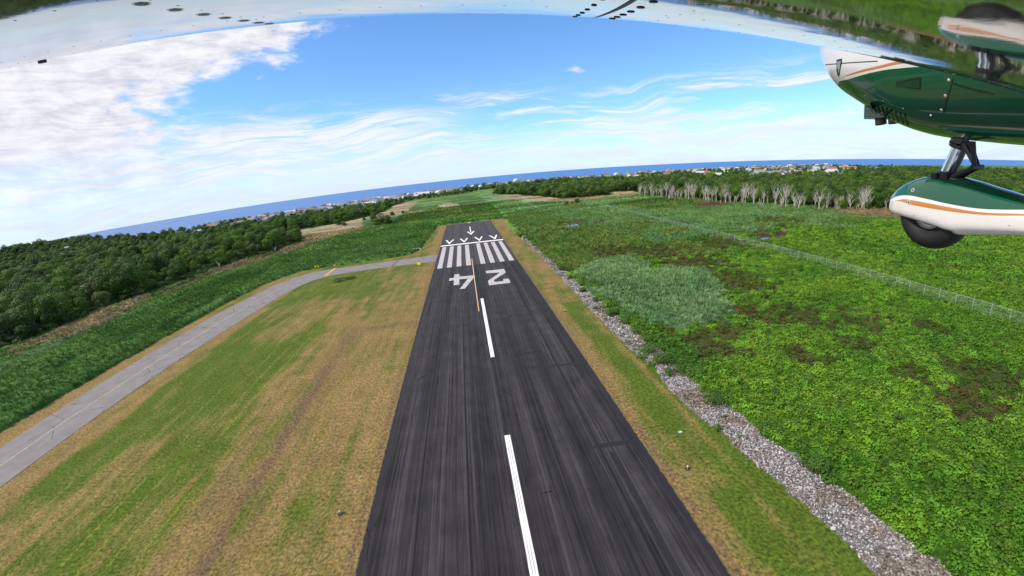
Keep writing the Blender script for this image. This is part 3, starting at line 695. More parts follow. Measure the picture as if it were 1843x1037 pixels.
place_tufts([(24, 102, -5, 60, .95, .88), (24, 110, 60, 110, 1.15, 1.0), (24, 130, 110, 150, 1.5, 1.2), (102, 200, 8, 110, 1.35, 1.1), (24, 180, 150, 210, 1.9, 1.5), (130, 320, 60, 170, 2.0, 1.6)],
            (FERN, BROWN, MIXG), 'src_fern', 'fern_thicket', 'bright green leafy fern thickets filling the marsh right of the runway', (.55, 1.5), .35, np.array([[1.12, 1.08, 1.0]]))
place_tufts([(24, 110, 0, 75, .60, .95), (24, 120, 75, 135, .70, 1.25), (24, 260, 135, 260, 1.5, 1.5), (-150, -86, 40, 130, .85, .9), (-150, -60, 130, 230, 1.1, 1.1), (-60, -20, 165, 240, 1.2, 1.1), (-130, 60, 230, 330, 1.6, 1.4), (-64, 60, 330, 460, 2.3, 1.8), (60, 190, 260, 400, 2.3, 1.8)],
            (REED, MID, TAN, MIXG), 'src_reed', 'reed_bed', 'tall green and tan reeds standing in the marsh on both sides of the runway', (.8, 1.3), .6, np.array([[1.22, 1.2, 1.2]]))

# ------------------------------------------------------------------ rip-rap stones
m_stone, q, b = newmat('stone'); at = q.n('ShaderNodeAttribute', attribute_name='tint', attribute_type='INSTANCER').outputs['Color']
q.l.new(q.mix(q.ss(q.noise(q.n('ShaderNodeTexCoord').outputs['Object'], 3.0, 4, .6), .35, .65), at, q.mix(1.0, at, (.7, .7, .7), 'MULTIPLY')), b.inputs['Base Color']); b.inputs['Roughness'].default_value = .9
def stone(seed):
    r = random.Random(seed); mb = MB(); n = 7; vs = []
    for (z_, s_) in ((-.4, .55), (-.05, 1.0), (.32, .72)):
        for i in range(n):
            a = 6.283 * i / n + r.uniform(-.2, .2); k_ = s_ * r.uniform(.75, 1.1); vs.append((k_ * math.cos(a), k_ * .8 * math.sin(a), z_ + r.uniform(-.1, .1)))
    vs.append((0, 0, .45)); fs = []
    for l_ in range(2):
        for i in range(n): fs.append((l_ * n + i, l_ * n + (i + 1) % n, (l_ + 1) * n + (i + 1) % n, (l_ + 1) * n + i))
    for i in range(n): fs.append((2 * n + i, 2 * n + (i + 1) % n, 3 * n))
    mb.add(vs, fs); return mb
for k_ in range(5): source('s_stone%d' % k_, stone(300 + k_), [m_stone], 'src_stone')
x, y = jpoints(22, 34, -12, 60, .185); x2, y2 = jpoints(22, 34, 60, 190, .30)
sz = np.r_[np.full(len(x), 1.0), np.full(len(x2), 1.55)]; x = np.r_[x, x2]; y = np.r_[y, y2]
c_, z_, _, _, _ = canopy(x, y); kp = (c_ == GRAV_ID); x, y, sz = x[kp], y[kp], sz[kp]; n = len(x); print('stones', n)
S_ = rng.uniform(.06, .19, n) * sz; S_ = np.where(rng.random(n) < .04, S_ * 1.6, S_); g_ = rng.uniform(.12, .66, n)[:, None] ** 1.2
stn_ = sstep(fbm(x, y, 2.5, 333, 3), .45, .68)[:, None]; tn = np.clip(np.array([[1.0, .93, .91]]) * g_, 0, 1) * (1 - .45 * stn_ * np.array([[.7, .9, 1.15]]))
scatter('gravel', 'src_stone', np.stack([x, y, .0 + S_ * rng.uniform(-.1, .5, n)], -1), np.stack([rng.normal(0, .5, n), rng.normal(0, .5, n), rng.uniform(0, 6.28, n)], -1),
        np.stack([S_, S_ * rng.uniform(.7, 1, n), S_ * rng.uniform(.6, 1, n)], -1), rng.integers(0, 5, n), tn, 'strip of pale grey crushed stones between the mown grass and the marsh', 'gravel')

# ------------------------------------------------------------------ live trees
def crown_mb(seed, rx, h0, h1, n, leaf):
    r = random.Random(seed); mb = MB(); bl = []; nb = r.randint(7, 10)
    for i in range(nb):
        t = r.random(); z_ = h0 + (h1 - h0) * (.22 + .62 * t); a = r.uniform(0, 6.28); k_ = rx * (.62 if t < .6 else .34) * math.sqrt(r.random())
        bl.append((Vector((k_ * math.cos(a), k_ * math.sin(a), z_)), rx * r.uniform(.38, .58), (h1 - h0) * r.uniform(.18, .28)))
    wts = [b_[1] ** 2 for b_ in bl]
    for i in range(n):
        c_, ra, rb = r.choices(bl, wts)[0]
        v = Vector((r.gauss(0, 1), r.gauss(0, 1), r.gauss(.15, 1))).normalized(); k_ = r.uniform(.84, 1.08)
        p = c_ + Vector((v.x * ra, v.y * ra, v.z * rb)) * k_
        nrm = (v + Vector((r.uniform(-.42, .42), r.uniform(-.42, .42), r.uniform(-.2, .4)))).normalized()
        a = nrm.orthogonal().normalized(); b_ = nrm.cross(a); t = r.uniform(0, 3.14); a2 = a * math.cos(t) + b_ * math.sin(t); b2 = nrm.cross(a2)
        s_ = leaf * r.uniform(.6, 1.35); mb.add([p - a2 * s_, p - b2 * s_ * .7, p + a2 * s_ + nrm * s_ * .2, p + b2 * s_ * .7], [(0, 1, 2, 3)])
    return mb, bl
def trunk_mb(h, r0, bl, seed):
    r = random.Random(seed); mb = MB(); mb.tube((0, 0, -.3), (0, 0, h * .5), r0, r0 * .7, 7); mb.tube((0, 0, h * .5), (0, 0, h * .78), r0 * .7, r0 * .3, 6)
    for c_, ra, rb in bl[:7]: mb.tube((0, 0, h * r.uniform(.28, .5)), c_, r0 * .42, r0 * .14, 5)
    return mb
KIND = []
for k_ in range(7):
    h = (9.8, 8.6, 11.0, 7.2, 9.0, 10.2, 5.0)[k_]; rx = (4.6, 4.2, 4.9, 3.8, 4.8, 4.0, 3.4)[k_]; r0 = .22
    cm, bl = crown_mb(400 + k_, rx, h * .16, h, (2600, 2400, 2900, 2000, 2600, 2300, 1500)[k_], .235)
    tm = trunk_mb(h, r0, bl, 500 + k_); mat = m_leafB if k_ in (3, 5) else m_leafA
    cme = bpy.data.meshes.new('crown'); cme.from_pydata([tuple(v) for v in cm.v], [], cm.f); cme.materials.append(mat)
    tme = bpy.data.meshes.new('trunk'); tme.from_pydata([tuple(v) for v in tm.v], [], tm.f); tme.materials.append(m_bark)
    KIND.append((cme, tme, h, rx))
    bm_ = MB(); bm_.v = list(cm.v); bm_.f = list(cm.f); bm_.m = [0] * len(cm.f); source('s_tree%d' % k_, bm_, [mat], 'src_tree')
    # sparser version for trees more than half a kilometre off
    cm2, _ = crown_mb(450 + k_, rx, h * .1, h, 520, .50); source('s_treefar%d' % k_, cm2, [mat], 'src_treefar')

def poly_pts(poly, sp_):
    xs_ = [p_[0] for p_ in poly]; ys2 = [p_[1] for p_ in poly]
    x, y = jpoints(min(xs_), max(xs_), min(ys2), max(ys2), sp_); k_ = inpoly(x, y, poly); return x[k_], y[k_]
TX, TY = [], []
for pl, sp_ in ((FOREST_L, 7.3), (FOREST_R, 6.8)):
    x, y = poly_pts(pl, sp_); azd = np.degrees(np.arctan2(x - CAM.x, y)); dd = np.hypot(x, y)
    vis = (azd > -58) & (azd < 78)
    # clearings and yards
    gap = (fbm(x, y, 60, 601, 3) > .57) & (x < -160) & (y > 380) & (azd > -42) & (dd < 900)
    gap |= (fbm(x, y, 45, 611, 3) > .60) & (dd > 330) & (azd > -60) & (azd < -30)
    for hx, hy in ((-590, 545), (-640, 600), (-560, 500), (-700, 640)): gap |= np.hypot(x - hx * .975, y - hy * .975) < 17
    gap |= (np.abs(x + 235 + .1 * (y - 400)) < 13) & (np.abs(y - 455) < 40)
    thin = (dd > 520) & (rng.random(len(x)) < .45); thin |= (dd > 950) & (rng.random(len(x)) < .35); thin |= (dd > 600) & (azd > 22) & (azd < 52) & (rng.random(len(x)) < .6); thin |= (dd > 720) & (azd > -28) & (azd < 14) & (rng.random(len(x)) < .5)
    k_ = vis & ~gap & ~thin & (dd < 1500); TX.append(x[k_]); TY.append(y[k_])
for pl, sp_ in (([(-110, 745), (-20, 790), (30, 850), (-50, 860), (-150, 810)], 8.5), ([(-20, 900), (90, 930), (100, 965), (-20, 940)], 9.0), ([(-480, 720), (-300, 745), (-150, 840), (60, 960), (180, 1080), (60, 1130), (-57, 1070), (-308, 840)], 19.0),
               ([(430, 800), (620, 640), (760, 620), (1300, 800), (1400, 1250), (900, 1240), (500, 1200)], 25.0)):
    x, y = poly_pts(pl, sp_); k_ = rng.random(len(x)) < .8; TX.append(x[k_]); TY.append(y[k_])
TX = np.concatenate(TX); TY = np.concatenate(TY)
# lone trees and bushes in the fields
LONE = [(-70.0, 339.9, 4, .85), (-74, 333, 6, 1.0), (-64, 331, 6, 1.0), (-78.9, 346.1, 0, .8), (-98.8, 396, 6, .6), (-119.3, 383.0, 6, 1.0), (-75.5, 420, 6, .8), (-66, 431, 6, .6), (95.5, 345, 6, .75), (90.5, 343, 6, .55), (85, 341, 6, .5), (-112, 372, 6, .7), (-125, 392, 6, .9)]
_ed = np.array([(166, 376), (173, 358), (178, 336), (184, 312), (190.3, 288), (193, 268), (197, 245), (205, 222), (207, 206), (215, 195), (232, 184), (249, 172)], float)
_ex = np.repeat(_ed, 4, axis=0) + rng.normal(0, 5, (48, 2)) + np.array([3.0, 1.0]); TX = np.r_[TX, _ex[:, 0]]; TY = np.r_[TY, _ex[:, 1]]
TS = rng.uniform(.62, 1.42, len(TX)); TS[-48:] *= .62; TS *= 1 - .28 * sstep(np.hypot(TX, TY), 560, 800) * (TX > 250); TS *= 1 - np.where(TX < -390, .10, .36) * sstep(np.hypot(TX, TY), 380, 700) * (TX < 0) * (TX > -760); TK = rng.choice([0, 1, 2, 3, 4, 5], len(TX), p=[.22, .2, .18, .12, .18, .10]); TR = rng.uniform(0, 6.28, len(TX))
DD = np.hypot(TX - CAM.x, TY)
# smaller trees at the wood's edge
order = np.argsort(DD); nI = 285; ind = order[:nI]; rest = order[nI:]
TH = hill(TX, TY)
def put_tree(x, y, z, k_, s_, rz, label, group, name='tree'):
    cme, tme, h, rx = KIND[k_]
    o = empty(name, (x, y, z), rz); o.scale = (s_, s_, s_ * random.uniform(.9, 1.12)); tag(o, label, 'tree', group)
    for nm, me in (('crown', cme), ('trunk', tme)):
        c_ = bpy.data.objects.new(nm, me); COL.objects.link(c_); c_.parent = o
    return o
for i in ind:
    left = TX[i] < 0; k_ = int(TK[i])
    kd = ('rounded dark green leafy tree', 'broad bright green leafy tree', 'tall dark green leafy tree', 'small dull olive leafy tree', 'wide low green leafy tree', 'tall dull olive leafy tree')[k_]; sz = 'undersized ' if TS[i] < .85 else ('oversized ' if TS[i] > 1.1 else '')
    if left: lab = sz + kd + (' at the near end of the left wood' if TY[i] < 150 else (' in the mid left wood' if TY[i] < 215 else ' in the far part of the left wood'))
    else: lab = sz + kd + ' in the right wood behind the dead trunks'
    put_tree(float(TX[i]), float(TY[i]), float(TH[i]), k_, float(TS[i]), float(TR[i]), lab, 'trees of the left wood' if left else 'trees of the right wood')
LL = ['tallest leafy tree standing alone in the tan field beyond the taxiway', 'dark low tree at the foot of the tall lone one in the tan field', 'dark bushy tree on the ditch bank beside the tan field', 'pale green tree just behind the lone group in the tan field', 'tiny bush alone in the far part of the tan field', 'small round tree at the left end of the tan field by the wood',
      'small dark bush right of the lone tree group in the tan field', 'smallest bush in the pale field beyond the lone tree group', 'dark round bush at the near edge of the tan reeds beyond the runway end', 'low bush next to the dark round bush beyond the runway end', 'lowest bush left of the dark round bush beyond the runway end', 'bush in the middle of the tan field left of the lone trees', 'green shrub against the wood at the back of the tan field']
for (x, y, k_, s_), lb in zip(LONE, LL): put_tree(x, y, 0, k_, s_ * 1.3, random.uniform(0, 6), lb, None, 'lone_tree')
n = len(rest); print('trees', len(TX))
nearm = DD[rest] < 520; r1 = rest[nearm]; r2 = rest[~nearm]
for nm, rr_, src, lab in (('woodland', r1, 'src_tree', 'dense green woodland filling the ground behind the nearest trees'), ('far_woodland', r2, 'src_treefar', 'distant dark woodland reaching to the houses and the shore')):
    n = len(rr_); s_ = TS[rr_]
    scatter(nm, src, np.stack([TX[rr_], TY[rr_], TH[rr_]], -1), np.stack([np.zeros(n), np.zeros(n), TR[rr_]], -1), np.stack([s_ * (1.25 if 'far' in nm else 1), s_ * (1.25 if 'far' in nm else 1), s_], -1), TK[rr_], None, lab, 'woodland')

# understorey shrubs hiding the foot of the wood
m_shr = leafmat('shrub_leaf', (.034, .075, .014), (.070, .120, .030))
for k_ in range(3): source('s_shrub%d' % k_, bush_mb(260, 1.9, 2.6, .21, 700 + k_, 6), [m_shr], 'src_shrub')
def edge_pts(L, n, w0, w1):
    A = resample(L, n); T = np.gradient(A, axis=0); T /= np.linalg.norm(T, axis=1)[:, None]; N_ = np.stack([-T[:, 1], T[:, 0]], -1)
    return A + N_ * rng.uniform(w0, w1, (n, 1))
eL = edge_pts(FOREST_L[1:16], 340, -2, 7); eR = edge_pts(FOREST_R[1:24], 480, -2, 9); E_ = np.concatenate([eL, eR]); n = len(E_); s_ = rng.uniform(.6, 1.25, n)
scatter('undergrowth', 'src_shrub', np.stack([E_[:, 0], E_[:, 1], np.zeros(n)], -1), np.stack([np.zeros(n), np.zeros(n), rng.uniform(0, 6.28, n)], -1), np.stack([s_, s_, s_ * rng.uniform(.6, 1.1, n)], -1), rng.integers(0, 3, n), None, 'low green undergrowth along the edges of both woods', 'undergrowth')

x, y = jpoints(26, 240, 8, 200, 6.5); c_, z_, _, _, nn = canopy(x, y); kp = np.isin(c_, (FERN, BROWN, MIXG)) & (rng.random(len(x)) < .16 + .5 * (nn > .6)); x, y = x[kp], y[kp]; n = len(x); s_ = rng.uniform(.28, .55, n)
scatter('marsh_shrubs', 'src_shrub', np.stack([x, y, np.zeros(n)], -1), np.stack([np.zeros(n), np.zeros(n), rng.uniform(0, 6.28, n)], -1), np.stack([s_, s_, s_ * rng.uniform(.8, 1.1, n)], -1), rng.integers(0, 3, n), None, 'scattered darker shrubs standing out of the fern marsh right of the runway', 'shrubs')
x, y = jpoints(23.5, 33, -8, 190, 1.1); c_, z_, _, _, nn = canopy(x, y); kp = (c_ == GRAV_ID) & (rng.random(len(x)) < np.where(y > 60, .22, .05)); x, y = x[kp], y[kp]; n = len(x); s_ = rng.uniform(.18, .5, n)
scatter('gravel_weeds', 'src_fern', np.stack([x, y, np.zeros(n)], -1), np.stack([np.zeros(n), np.zeros(n), rng.uniform(0, 6.28, n)], -1), np.stack([s_, s_, s_ * .8], -1), rng.integers(0, 4, n), np.array([[.075, .13, .02]]) * rng.uniform(.6, 1.2, (n, 1)), 'small green weeds growing through the pale stones of the gravel strip', 'weeds')

# ------------------------------------------------------------------ dead trees along the right wood
def dead_tree(seed, h, forks, stub=False):
    r = random.Random(seed); tr = MB(); br = MB()
    p = Vector((0, 0, -.3)); d = Vector((r.uniform(-.12, .12), r.uniform(-.12, .12), 1)).normalized(); rad_ = .17 + h * .010; pts = [(p, rad_)]
    for i in range(5):
        q_ = p + d * (h * (.9 if stub else .62) / 5); d = (d + Vector((r.uniform(-.12, .12), r.uniform(-.12, .12), 0))).normalized(); r2_ = rad_ * .86
        tr.tube(p, q_, rad_, r2_, 6, cap=(i == 4)); p = q_; rad_ = r2_; pts.append((p, rad_))
    def grow(p, d, L, ra, dep):
        for s_ in range(3):
            q_ = p + d * L / 3; d2 = (d + Vector((r.uniform(-.22, .22), r.uniform(-.22, .22), r.uniform(-.02, .16)))).normalized()
            br.tube(p, q_, ra, ra * .78, 4, cap=False); ra *= .78
            if dep > 0 and (s_ > 0 or dep > 1):
                for _ in range(r.randint(1, 2)):
                    a = r.uniform(0, 6.28); e = (d + Vector((math.cos(a), math.sin(a), r.uniform(.0, .4))) * r.uniform(.35, .8)).normalized(); grow(q_, e, L * r.uniform(.45, .7), ra * .7, dep - 1)
            p = q_; d = d2
    if not stub:
        for i in range(forks):
            pp, ra = pts[r.randint(2, 5)]; a = r.uniform(0, 6.28); grow(pp, Vector((math.cos(a) * .36, math.sin(a) * .36, 1)).normalized(), h * r.uniform(.28, .42), ra * .80, 2)
    return tr, br
DV = []
for k_ in range(8):
    stub = k_ >= 6; h = (11, 12.5, 10, 9, 12, 8.5, 5.2, 3.4)[k_]; tr, br = dead_tree(800 + k_, h, (4, 5, 4, 4, 5, 3, 0, 0)[k_], stub)
    a = bpy.data.meshes.new('trunk'); a.from_pydata([tuple(v) for v in tr.v], [], tr.f); a.materials.append(m_dead)
    b_ = None
    if not stub: b_ = bpy.data.meshes.new('branches'); b_.from_pydata([tuple(v) for v in br.v], [], br.f); b_.materials.append(m_dead)
    DV.append((a, b_))
EDGE = [(166, 376), (173, 358), (178, 336), (184, 312), (190.3, 288), (193, 268), (197, 245), (205, 222), (207, 206), (215, 195), (232, 184), (249, 172), (266, 140)]
def put_dead(x, y, k_, s_, lab, grp):
    o = empty('dead_tree', (x, y, 0), random.uniform(0, 6.28)); o.scale = (s_, s_, s_); tag(o, lab, 'dead tree', grp)
    a, b_ = DV[k_]; c_ = bpy.data.objects.new('trunk', a); COL.objects.link(c_); c_.parent = o
    if b_: c_ = bpy.data.objects.new('branches', b_); COL.objects.link(c_); c_.parent = o
A = resample(EDGE, 132); A = A + rng.normal(0, 4.0, A.shape)
for i, (x, y) in enumerate(A):
    off_ = random.uniform(-1.5, 5.5); k_ = random.choice((0, 1, 2, 3, 4, 5, 0, 1, 4))
    put_dead(float(x - off_ * .75), float(y - off_ * .3), k_, random.choice((random.uniform(.5, .9), random.uniform(.85, 1.3))), ('tall ' if k_ in (1, 4) else 'slender ' if k_ in (0, 5) else 'stout ') + 'bare forked dead tree ' + ('at the left end of the right wood' if i < 44 else 'in the middle of the right wood edge' if i < 88 else 'at the right end of the wood edge'), 'dead trees along the right wood')
for i in range(34):
    t = random.random(); a = A[int(23 + t * 94)]; off_ = random.uniform(3, 14)
    put_dead(float(a[0] - off_ * .8), float(a[1] - off_ * .35), (6 if i % 3 else 7), random.uniform(.7, 1.3), ('bleached branchless dead trunk ' if i % 3 else 'very short bleached dead stump ') + 'in the marsh ' + ('at the left end of the dead trees' if t < .35 else 'before the middle of the dead trees' if t < .7 else 'near the tan reeds by the wheel'), 'dead stumps before the right wood')
# two bare trees at the edge of the left wood
for (x, y, lb) in ((-136, 209, 'bare grey dead tree in front of the left wood near its middle'), (-119, 243, 'bare grey leaning dead tree at the right end of the left wood')):
    put_dead(x, y, 3, .62, lb, None)

# ------------------------------------------------------------------ shrubs on the gravel bank
SH = [(27.6, 41.0, 1.25, 1.5, 'largest dark green shrub on the gravel strip'), (30.9, 25.8, .9, 1.0, 'dark leafy shrub at the marsh edge of the wide near gravel strip'), (26.6, 55.0, .85, .9, 'spreading green shrub across the gravel beside the transverse runway patch'), (27.8, 53.8, .8, .8, 'smaller shrub just right of the spreading one on the gravel'),
      (26.3, 121.5, .8, 1.0, 'farthest round dark shrub on the gravel strip'), (25.6, 97.0, .62, .7, 'small round shrub on the gravel left of the blue-green reed patch'), (26.6, 77.8, .75, .9, 'round shrub in the middle of the gravel beside the reed patch'), (27.6, 72.5, .75, .9, 'dark shrub on the gravel at the near corner of the reed patch'), (28.2, 63.2, .7, .9, 'low shrub on the right side of the gravel just past the reed patch'),
      (24.9, 36.0, .3, .35, 'tiny bright weed on the grass edge of the near gravel'), (24.6, 83.0, .4, .35, 'small pale weed on the left gravel edge by the reeds'), (-48.5, 141.5, 1.5, .9, 'low dark shrub in the mown grass inside the taxiway bend'), (-45.5, 144.5, 1.3, .6, 'brighter low shrub beside the dark one inside the taxiway bend'),
      (25.7, 110, .5, .6, 'small shrub between the far shrub and the reed patch on the gravel'), (28.6, 48.5, 1.0, 1.0, 'bushy green growth right of the gravel just before the largest shrub')]
SH += [(26.4, 58.6, 1.0, .9, 'low spreading shrub on the gravel just past the transverse runway patch'), (28.4, 51.0, 1.1, 1.0, 'dark leafy shrub between the spreading shrubs and the largest one'), (25.8, 50.6, .6, .5, 'small leafy shrub at the grass edge before the largest gravel shrub'), (28.0, 67.0, .9, .8, 'low shrub at the marsh side of the gravel under the reed patch'), (26.0, 88.0, .5, .6, 'small weed clump on the gravel at the middle of the reed patch'), (30.4, 33.5, .9, .8, 'bushy growth on the right gravel edge between two shrubs')]
m_sh2 = leafmat('low_shrub_leaf', (.046, .105, .014), (.075, .145, .022), trans=.12)
for i, (x, y, r_, h_, lb) in enumerate(SH):
    o = empty('shrub', (x, y, 0)); tag(o, lb, 'shrub', 'shrubs by the airfield')
    mb = bush_mb(1300 if r_ > .6 else 350, r_ * 2.1, h_ * 1.6, .11, 900 + i, 7); mb.build('foliage', [m_sh2], o)
    st = MB()
    for j in range(5): a = j * 1.3; st.tube((0, 0, -.1), (r_ * .6 * math.cos(a), r_ * .6 * math.sin(a), h_ * .6), .03, .012, 5)
    st.build('stem', [m_bark], o)

# ------------------------------------------------------------------ chain-link fence across the marsh
m_post = simple('galvanised_post', (.42, .46, .44), .5, metal=.3)
m_link = bpy.data.materials.new('chain_link'); m_link.use_nodes = True; m_link.node_tree.nodes.clear(); q = N(m_link.node_tree)
ob = q.n('ShaderNodeTexCoord').outputs['Object']; sp = q.n('ShaderNodeSeparateXYZ', inp={0: ob})
u_ = q.m('ADD', sp.outputs[1], sp.outputs[2]); v_ = q.m('SUBTRACT', sp.outputs[1], sp.outputs[2])
wa = q.m('LESS_THAN', q.m('FRACT', q.m('MULTIPLY', u_, 9.0)), .045); wb = q.m('LESS_THAN', q.m('FRACT', q.m('MULTIPLY', v_, 9.0)), .045)
q.n('ShaderNodeOutputMaterial', inp={0: q.n('ShaderNodeMixShader', inp={0: q.m('MAXIMUM', wa, wb), 1: q.n('ShaderNodeBsdfTransparent').outputs[0], 2: q.n('ShaderNodeBsdfPrincipled', inp={'Base Color': (.50, .56, .53, 1), 'Metallic': .2, 'Roughness': .5}).outputs[0]}).outputs[0]})
FP = [(98.2, -20), (98.4, 120), (98.8, 200), (101.5, 270), (105.9, 337)]
fo = empty('chain_link_fence', (98.4, 100, 0)); tag(fo, 'long chain link fence with metal posts running through the right marsh beside the runway', 'fence')
FL = resample(FP, 98); FH = 2.75
mb = MB()
for i in range(len(FL) - 1):
    a, c_ = FL[i], FL[i + 1]; mb.add([(a[0] - 98.4, a[1] - 100, .1), (c_[0] - 98.4, c_[1] - 100, .1), (c_[0] - 98.4, c_[1] - 100, FH), (a[0] - 98.4, a[1] - 100, FH)], [(0, 1, 2, 3)])
mb.build('wire_mesh', [m_link], fo)
mb = MB()
for i in range(len(FL) - 1): mb.tube((FL[i][0] - 98.4, FL[i][1] - 100, FH), (FL[i + 1][0] - 98.4, FL[i + 1][1] - 100, FH), .03, n=5)
mb.build('top_rail', [m_post], fo)
pm = MB(); pm.tube((0, 0, -.3), (0, 0, FH + .25), .055, .05, 6); pm.tube((0, 0, FH + .25), (-.25, 0, FH + .55), .03, .02, 5)
p0 = pm.build('post', [m_post], fo); p0.location = (FL[0][0] - 98.4, FL[0][1] - 100, 0)
for a in FL[1:]:
    c_ = p0.copy(); COL.objects.link(c_); c_.parent = fo; c_.location = (a[0] - 98.4, a[1] - 100, 0)

# ------------------------------------------------------------------ airfield lights, signs, culverts
m_orange = simple('orange_plastic', (.75, .30, .04), .5); m_glass = simple('lamp_glass', (.85, .75, .45), .2); m_dk = simple('near_black', (.03, .028, .025), .8)
m_conc = simple('concrete', (.56, .52, .48), .9, var=.15, vs=1.0)
LT = [(18.0, 30.9, 'runway edge light in the right grass strip, nearest to the aircraft'), (-18.4, 32.2, 'runway edge light alone in the dry grass left of the runway'), (17.8, 83.8, 'runway edge light on the right grass strip between the numbers and the aircraft')]
for x, y, lb in LT:
    o = empty('runway_edge_light', (x, y, 0)); tag(o, lb, 'runway light', 'runway edge lights')
    m = MB(); m.tube((0, 0, 0), (0, 0, .04), .30, .28, 14); m.tube((.36, .1, .0), (.36, .1, .02), .2, .18, 10); m.build('base_plate_and_shadow', [m_dk], o)  # the second, offset disc stands in for a dark shadow spot
    m = MB(); m.tube((0, 0, .04), (0, 0, .34), .045, .04, 8); m.build('stake', [m_orange], o)
    m = MB(); m.tube((0, 0, .34), (0, 0, .40), .075, .09, 10); m.tube((0, 0, .40), (0, 0, .50), .085, .04, 10); m.build('lamp', [m_glass], o)
o = empty('marker_stone', (20.4, 37.0, 0)); tag(o, 'small pale flat marker lying in the green part of the right grass strip', 'marker')
m = MB(); m.box((0, 0, .04), (.42, .30, .10)); m.box((0, 0, .10), (.30, .20, .03)); m.build('slab', [m_conc], o)
m_yel = simple('yellow_panel', (.85, .70, .02), .45); m_red = simple('red_panel', (.55, .06, .03), .45)
for (x, y, wd, lb) in ((-68.8, 174.2, 2.6, 'yellow airfield sign on the outer verge of the taxiway bend'), (-21.6, 154.3, 1.6, 'small yellow airfield sign in the grass by the runway and taxiway corner')):
    o = empty('taxiway_sign', (x, y, 0), R(-22)); tag(o, lb, 'sign', 'yellow airfield signs')
    m = MB(); m.box((0, 0, .75), (wd, .22, .95)); m.build('panel', [m_yel], o)
    m = MB(); m.box((0, 0, .75), (wd + .1, .16, 1.05)); m.build('frame', [m_dk], o)
    for sx_ in (-1, 1): m = MB(); m.tube((sx_ * wd * .38, 0, 0), (sx_ * wd * .38, 0, .25), .04, n=8); m.build('leg', [m_post], o)
o = empty('holding_sign', (-60.0, 171.6, 0), R(8)); tag(o, 'small red and white sign at the far end of the orange hold line', 'sign')
m = MB(); m.box((0, 0, .9), (1.5, .2, .9)); m.build('panel', [m_red], o)
m = MB(); m.box((0, -.11, .9), (.9, .03, .5)); m.build('white_plate', [mwht], o)
for sx_ in (-1, 1): m = MB(); m.tube((sx_ * .55, 0, 0), (sx_ * .55, 0, .45), .04, n=8); m.build('leg', [m_post], o)
for (x, y, L_, rz, lb) in ((-28.9, 190.6, 8.2, R(2), 'long pale concrete culvert wall at the left edge of the grass beside the taxiway'), (26.2, 192.5, 3.6, R(8), 'short pale concrete culvert wall at the far end of the gravel strip')):
    o = empty('culvert_wall', (x, y, 0), rz); tag(o, lb, 'culvert wall')
    m = MB(); m.box((0, 0, .35), (L_, .45, .9)); m.box((0, -.02, .86), (L_ + .2, .62, .14)); m.build('wall', [m_conc], o)
    for sx_ in (-1, 1): m = MB(); m.box((sx_ * (L_ / 2 + .25), -.8, .25), (.35, 1.9, .7), rz=sx_ * .35); m.build('wing_wall', [m_conc], o)
o = empty('white_boat', (-64.3, 305.1, .2), R(20)); tag(o, 'small white hull lying in the ditch below the lone trees', 'boat')
m = MB(); vs = [(-2.2, -.6, .7), (-2.2, .6, .7), (1.2, .75, .75), (2.6, 0, .95), (1.2, -.75, .75), (-2.0, -.35, 0), (-2.0, .35, 0), (1.0, .4, 0), (1.9, 0, .1), (1.0, -.4, 0)]
m.add(vs, [(5, 6, 7, 8, 9), (0, 5, 9, 4), (4, 9, 8, 3), (3, 8, 7, 2), (2, 7, 6, 1), (1, 6, 5, 0), (0, 4, 3, 2, 1)]); m.build('hull', [mwht], o)
m = MB(); m.box((-.6, 0, .95), (1.6, .8, .5)); m.build('cover', [mwht], o)

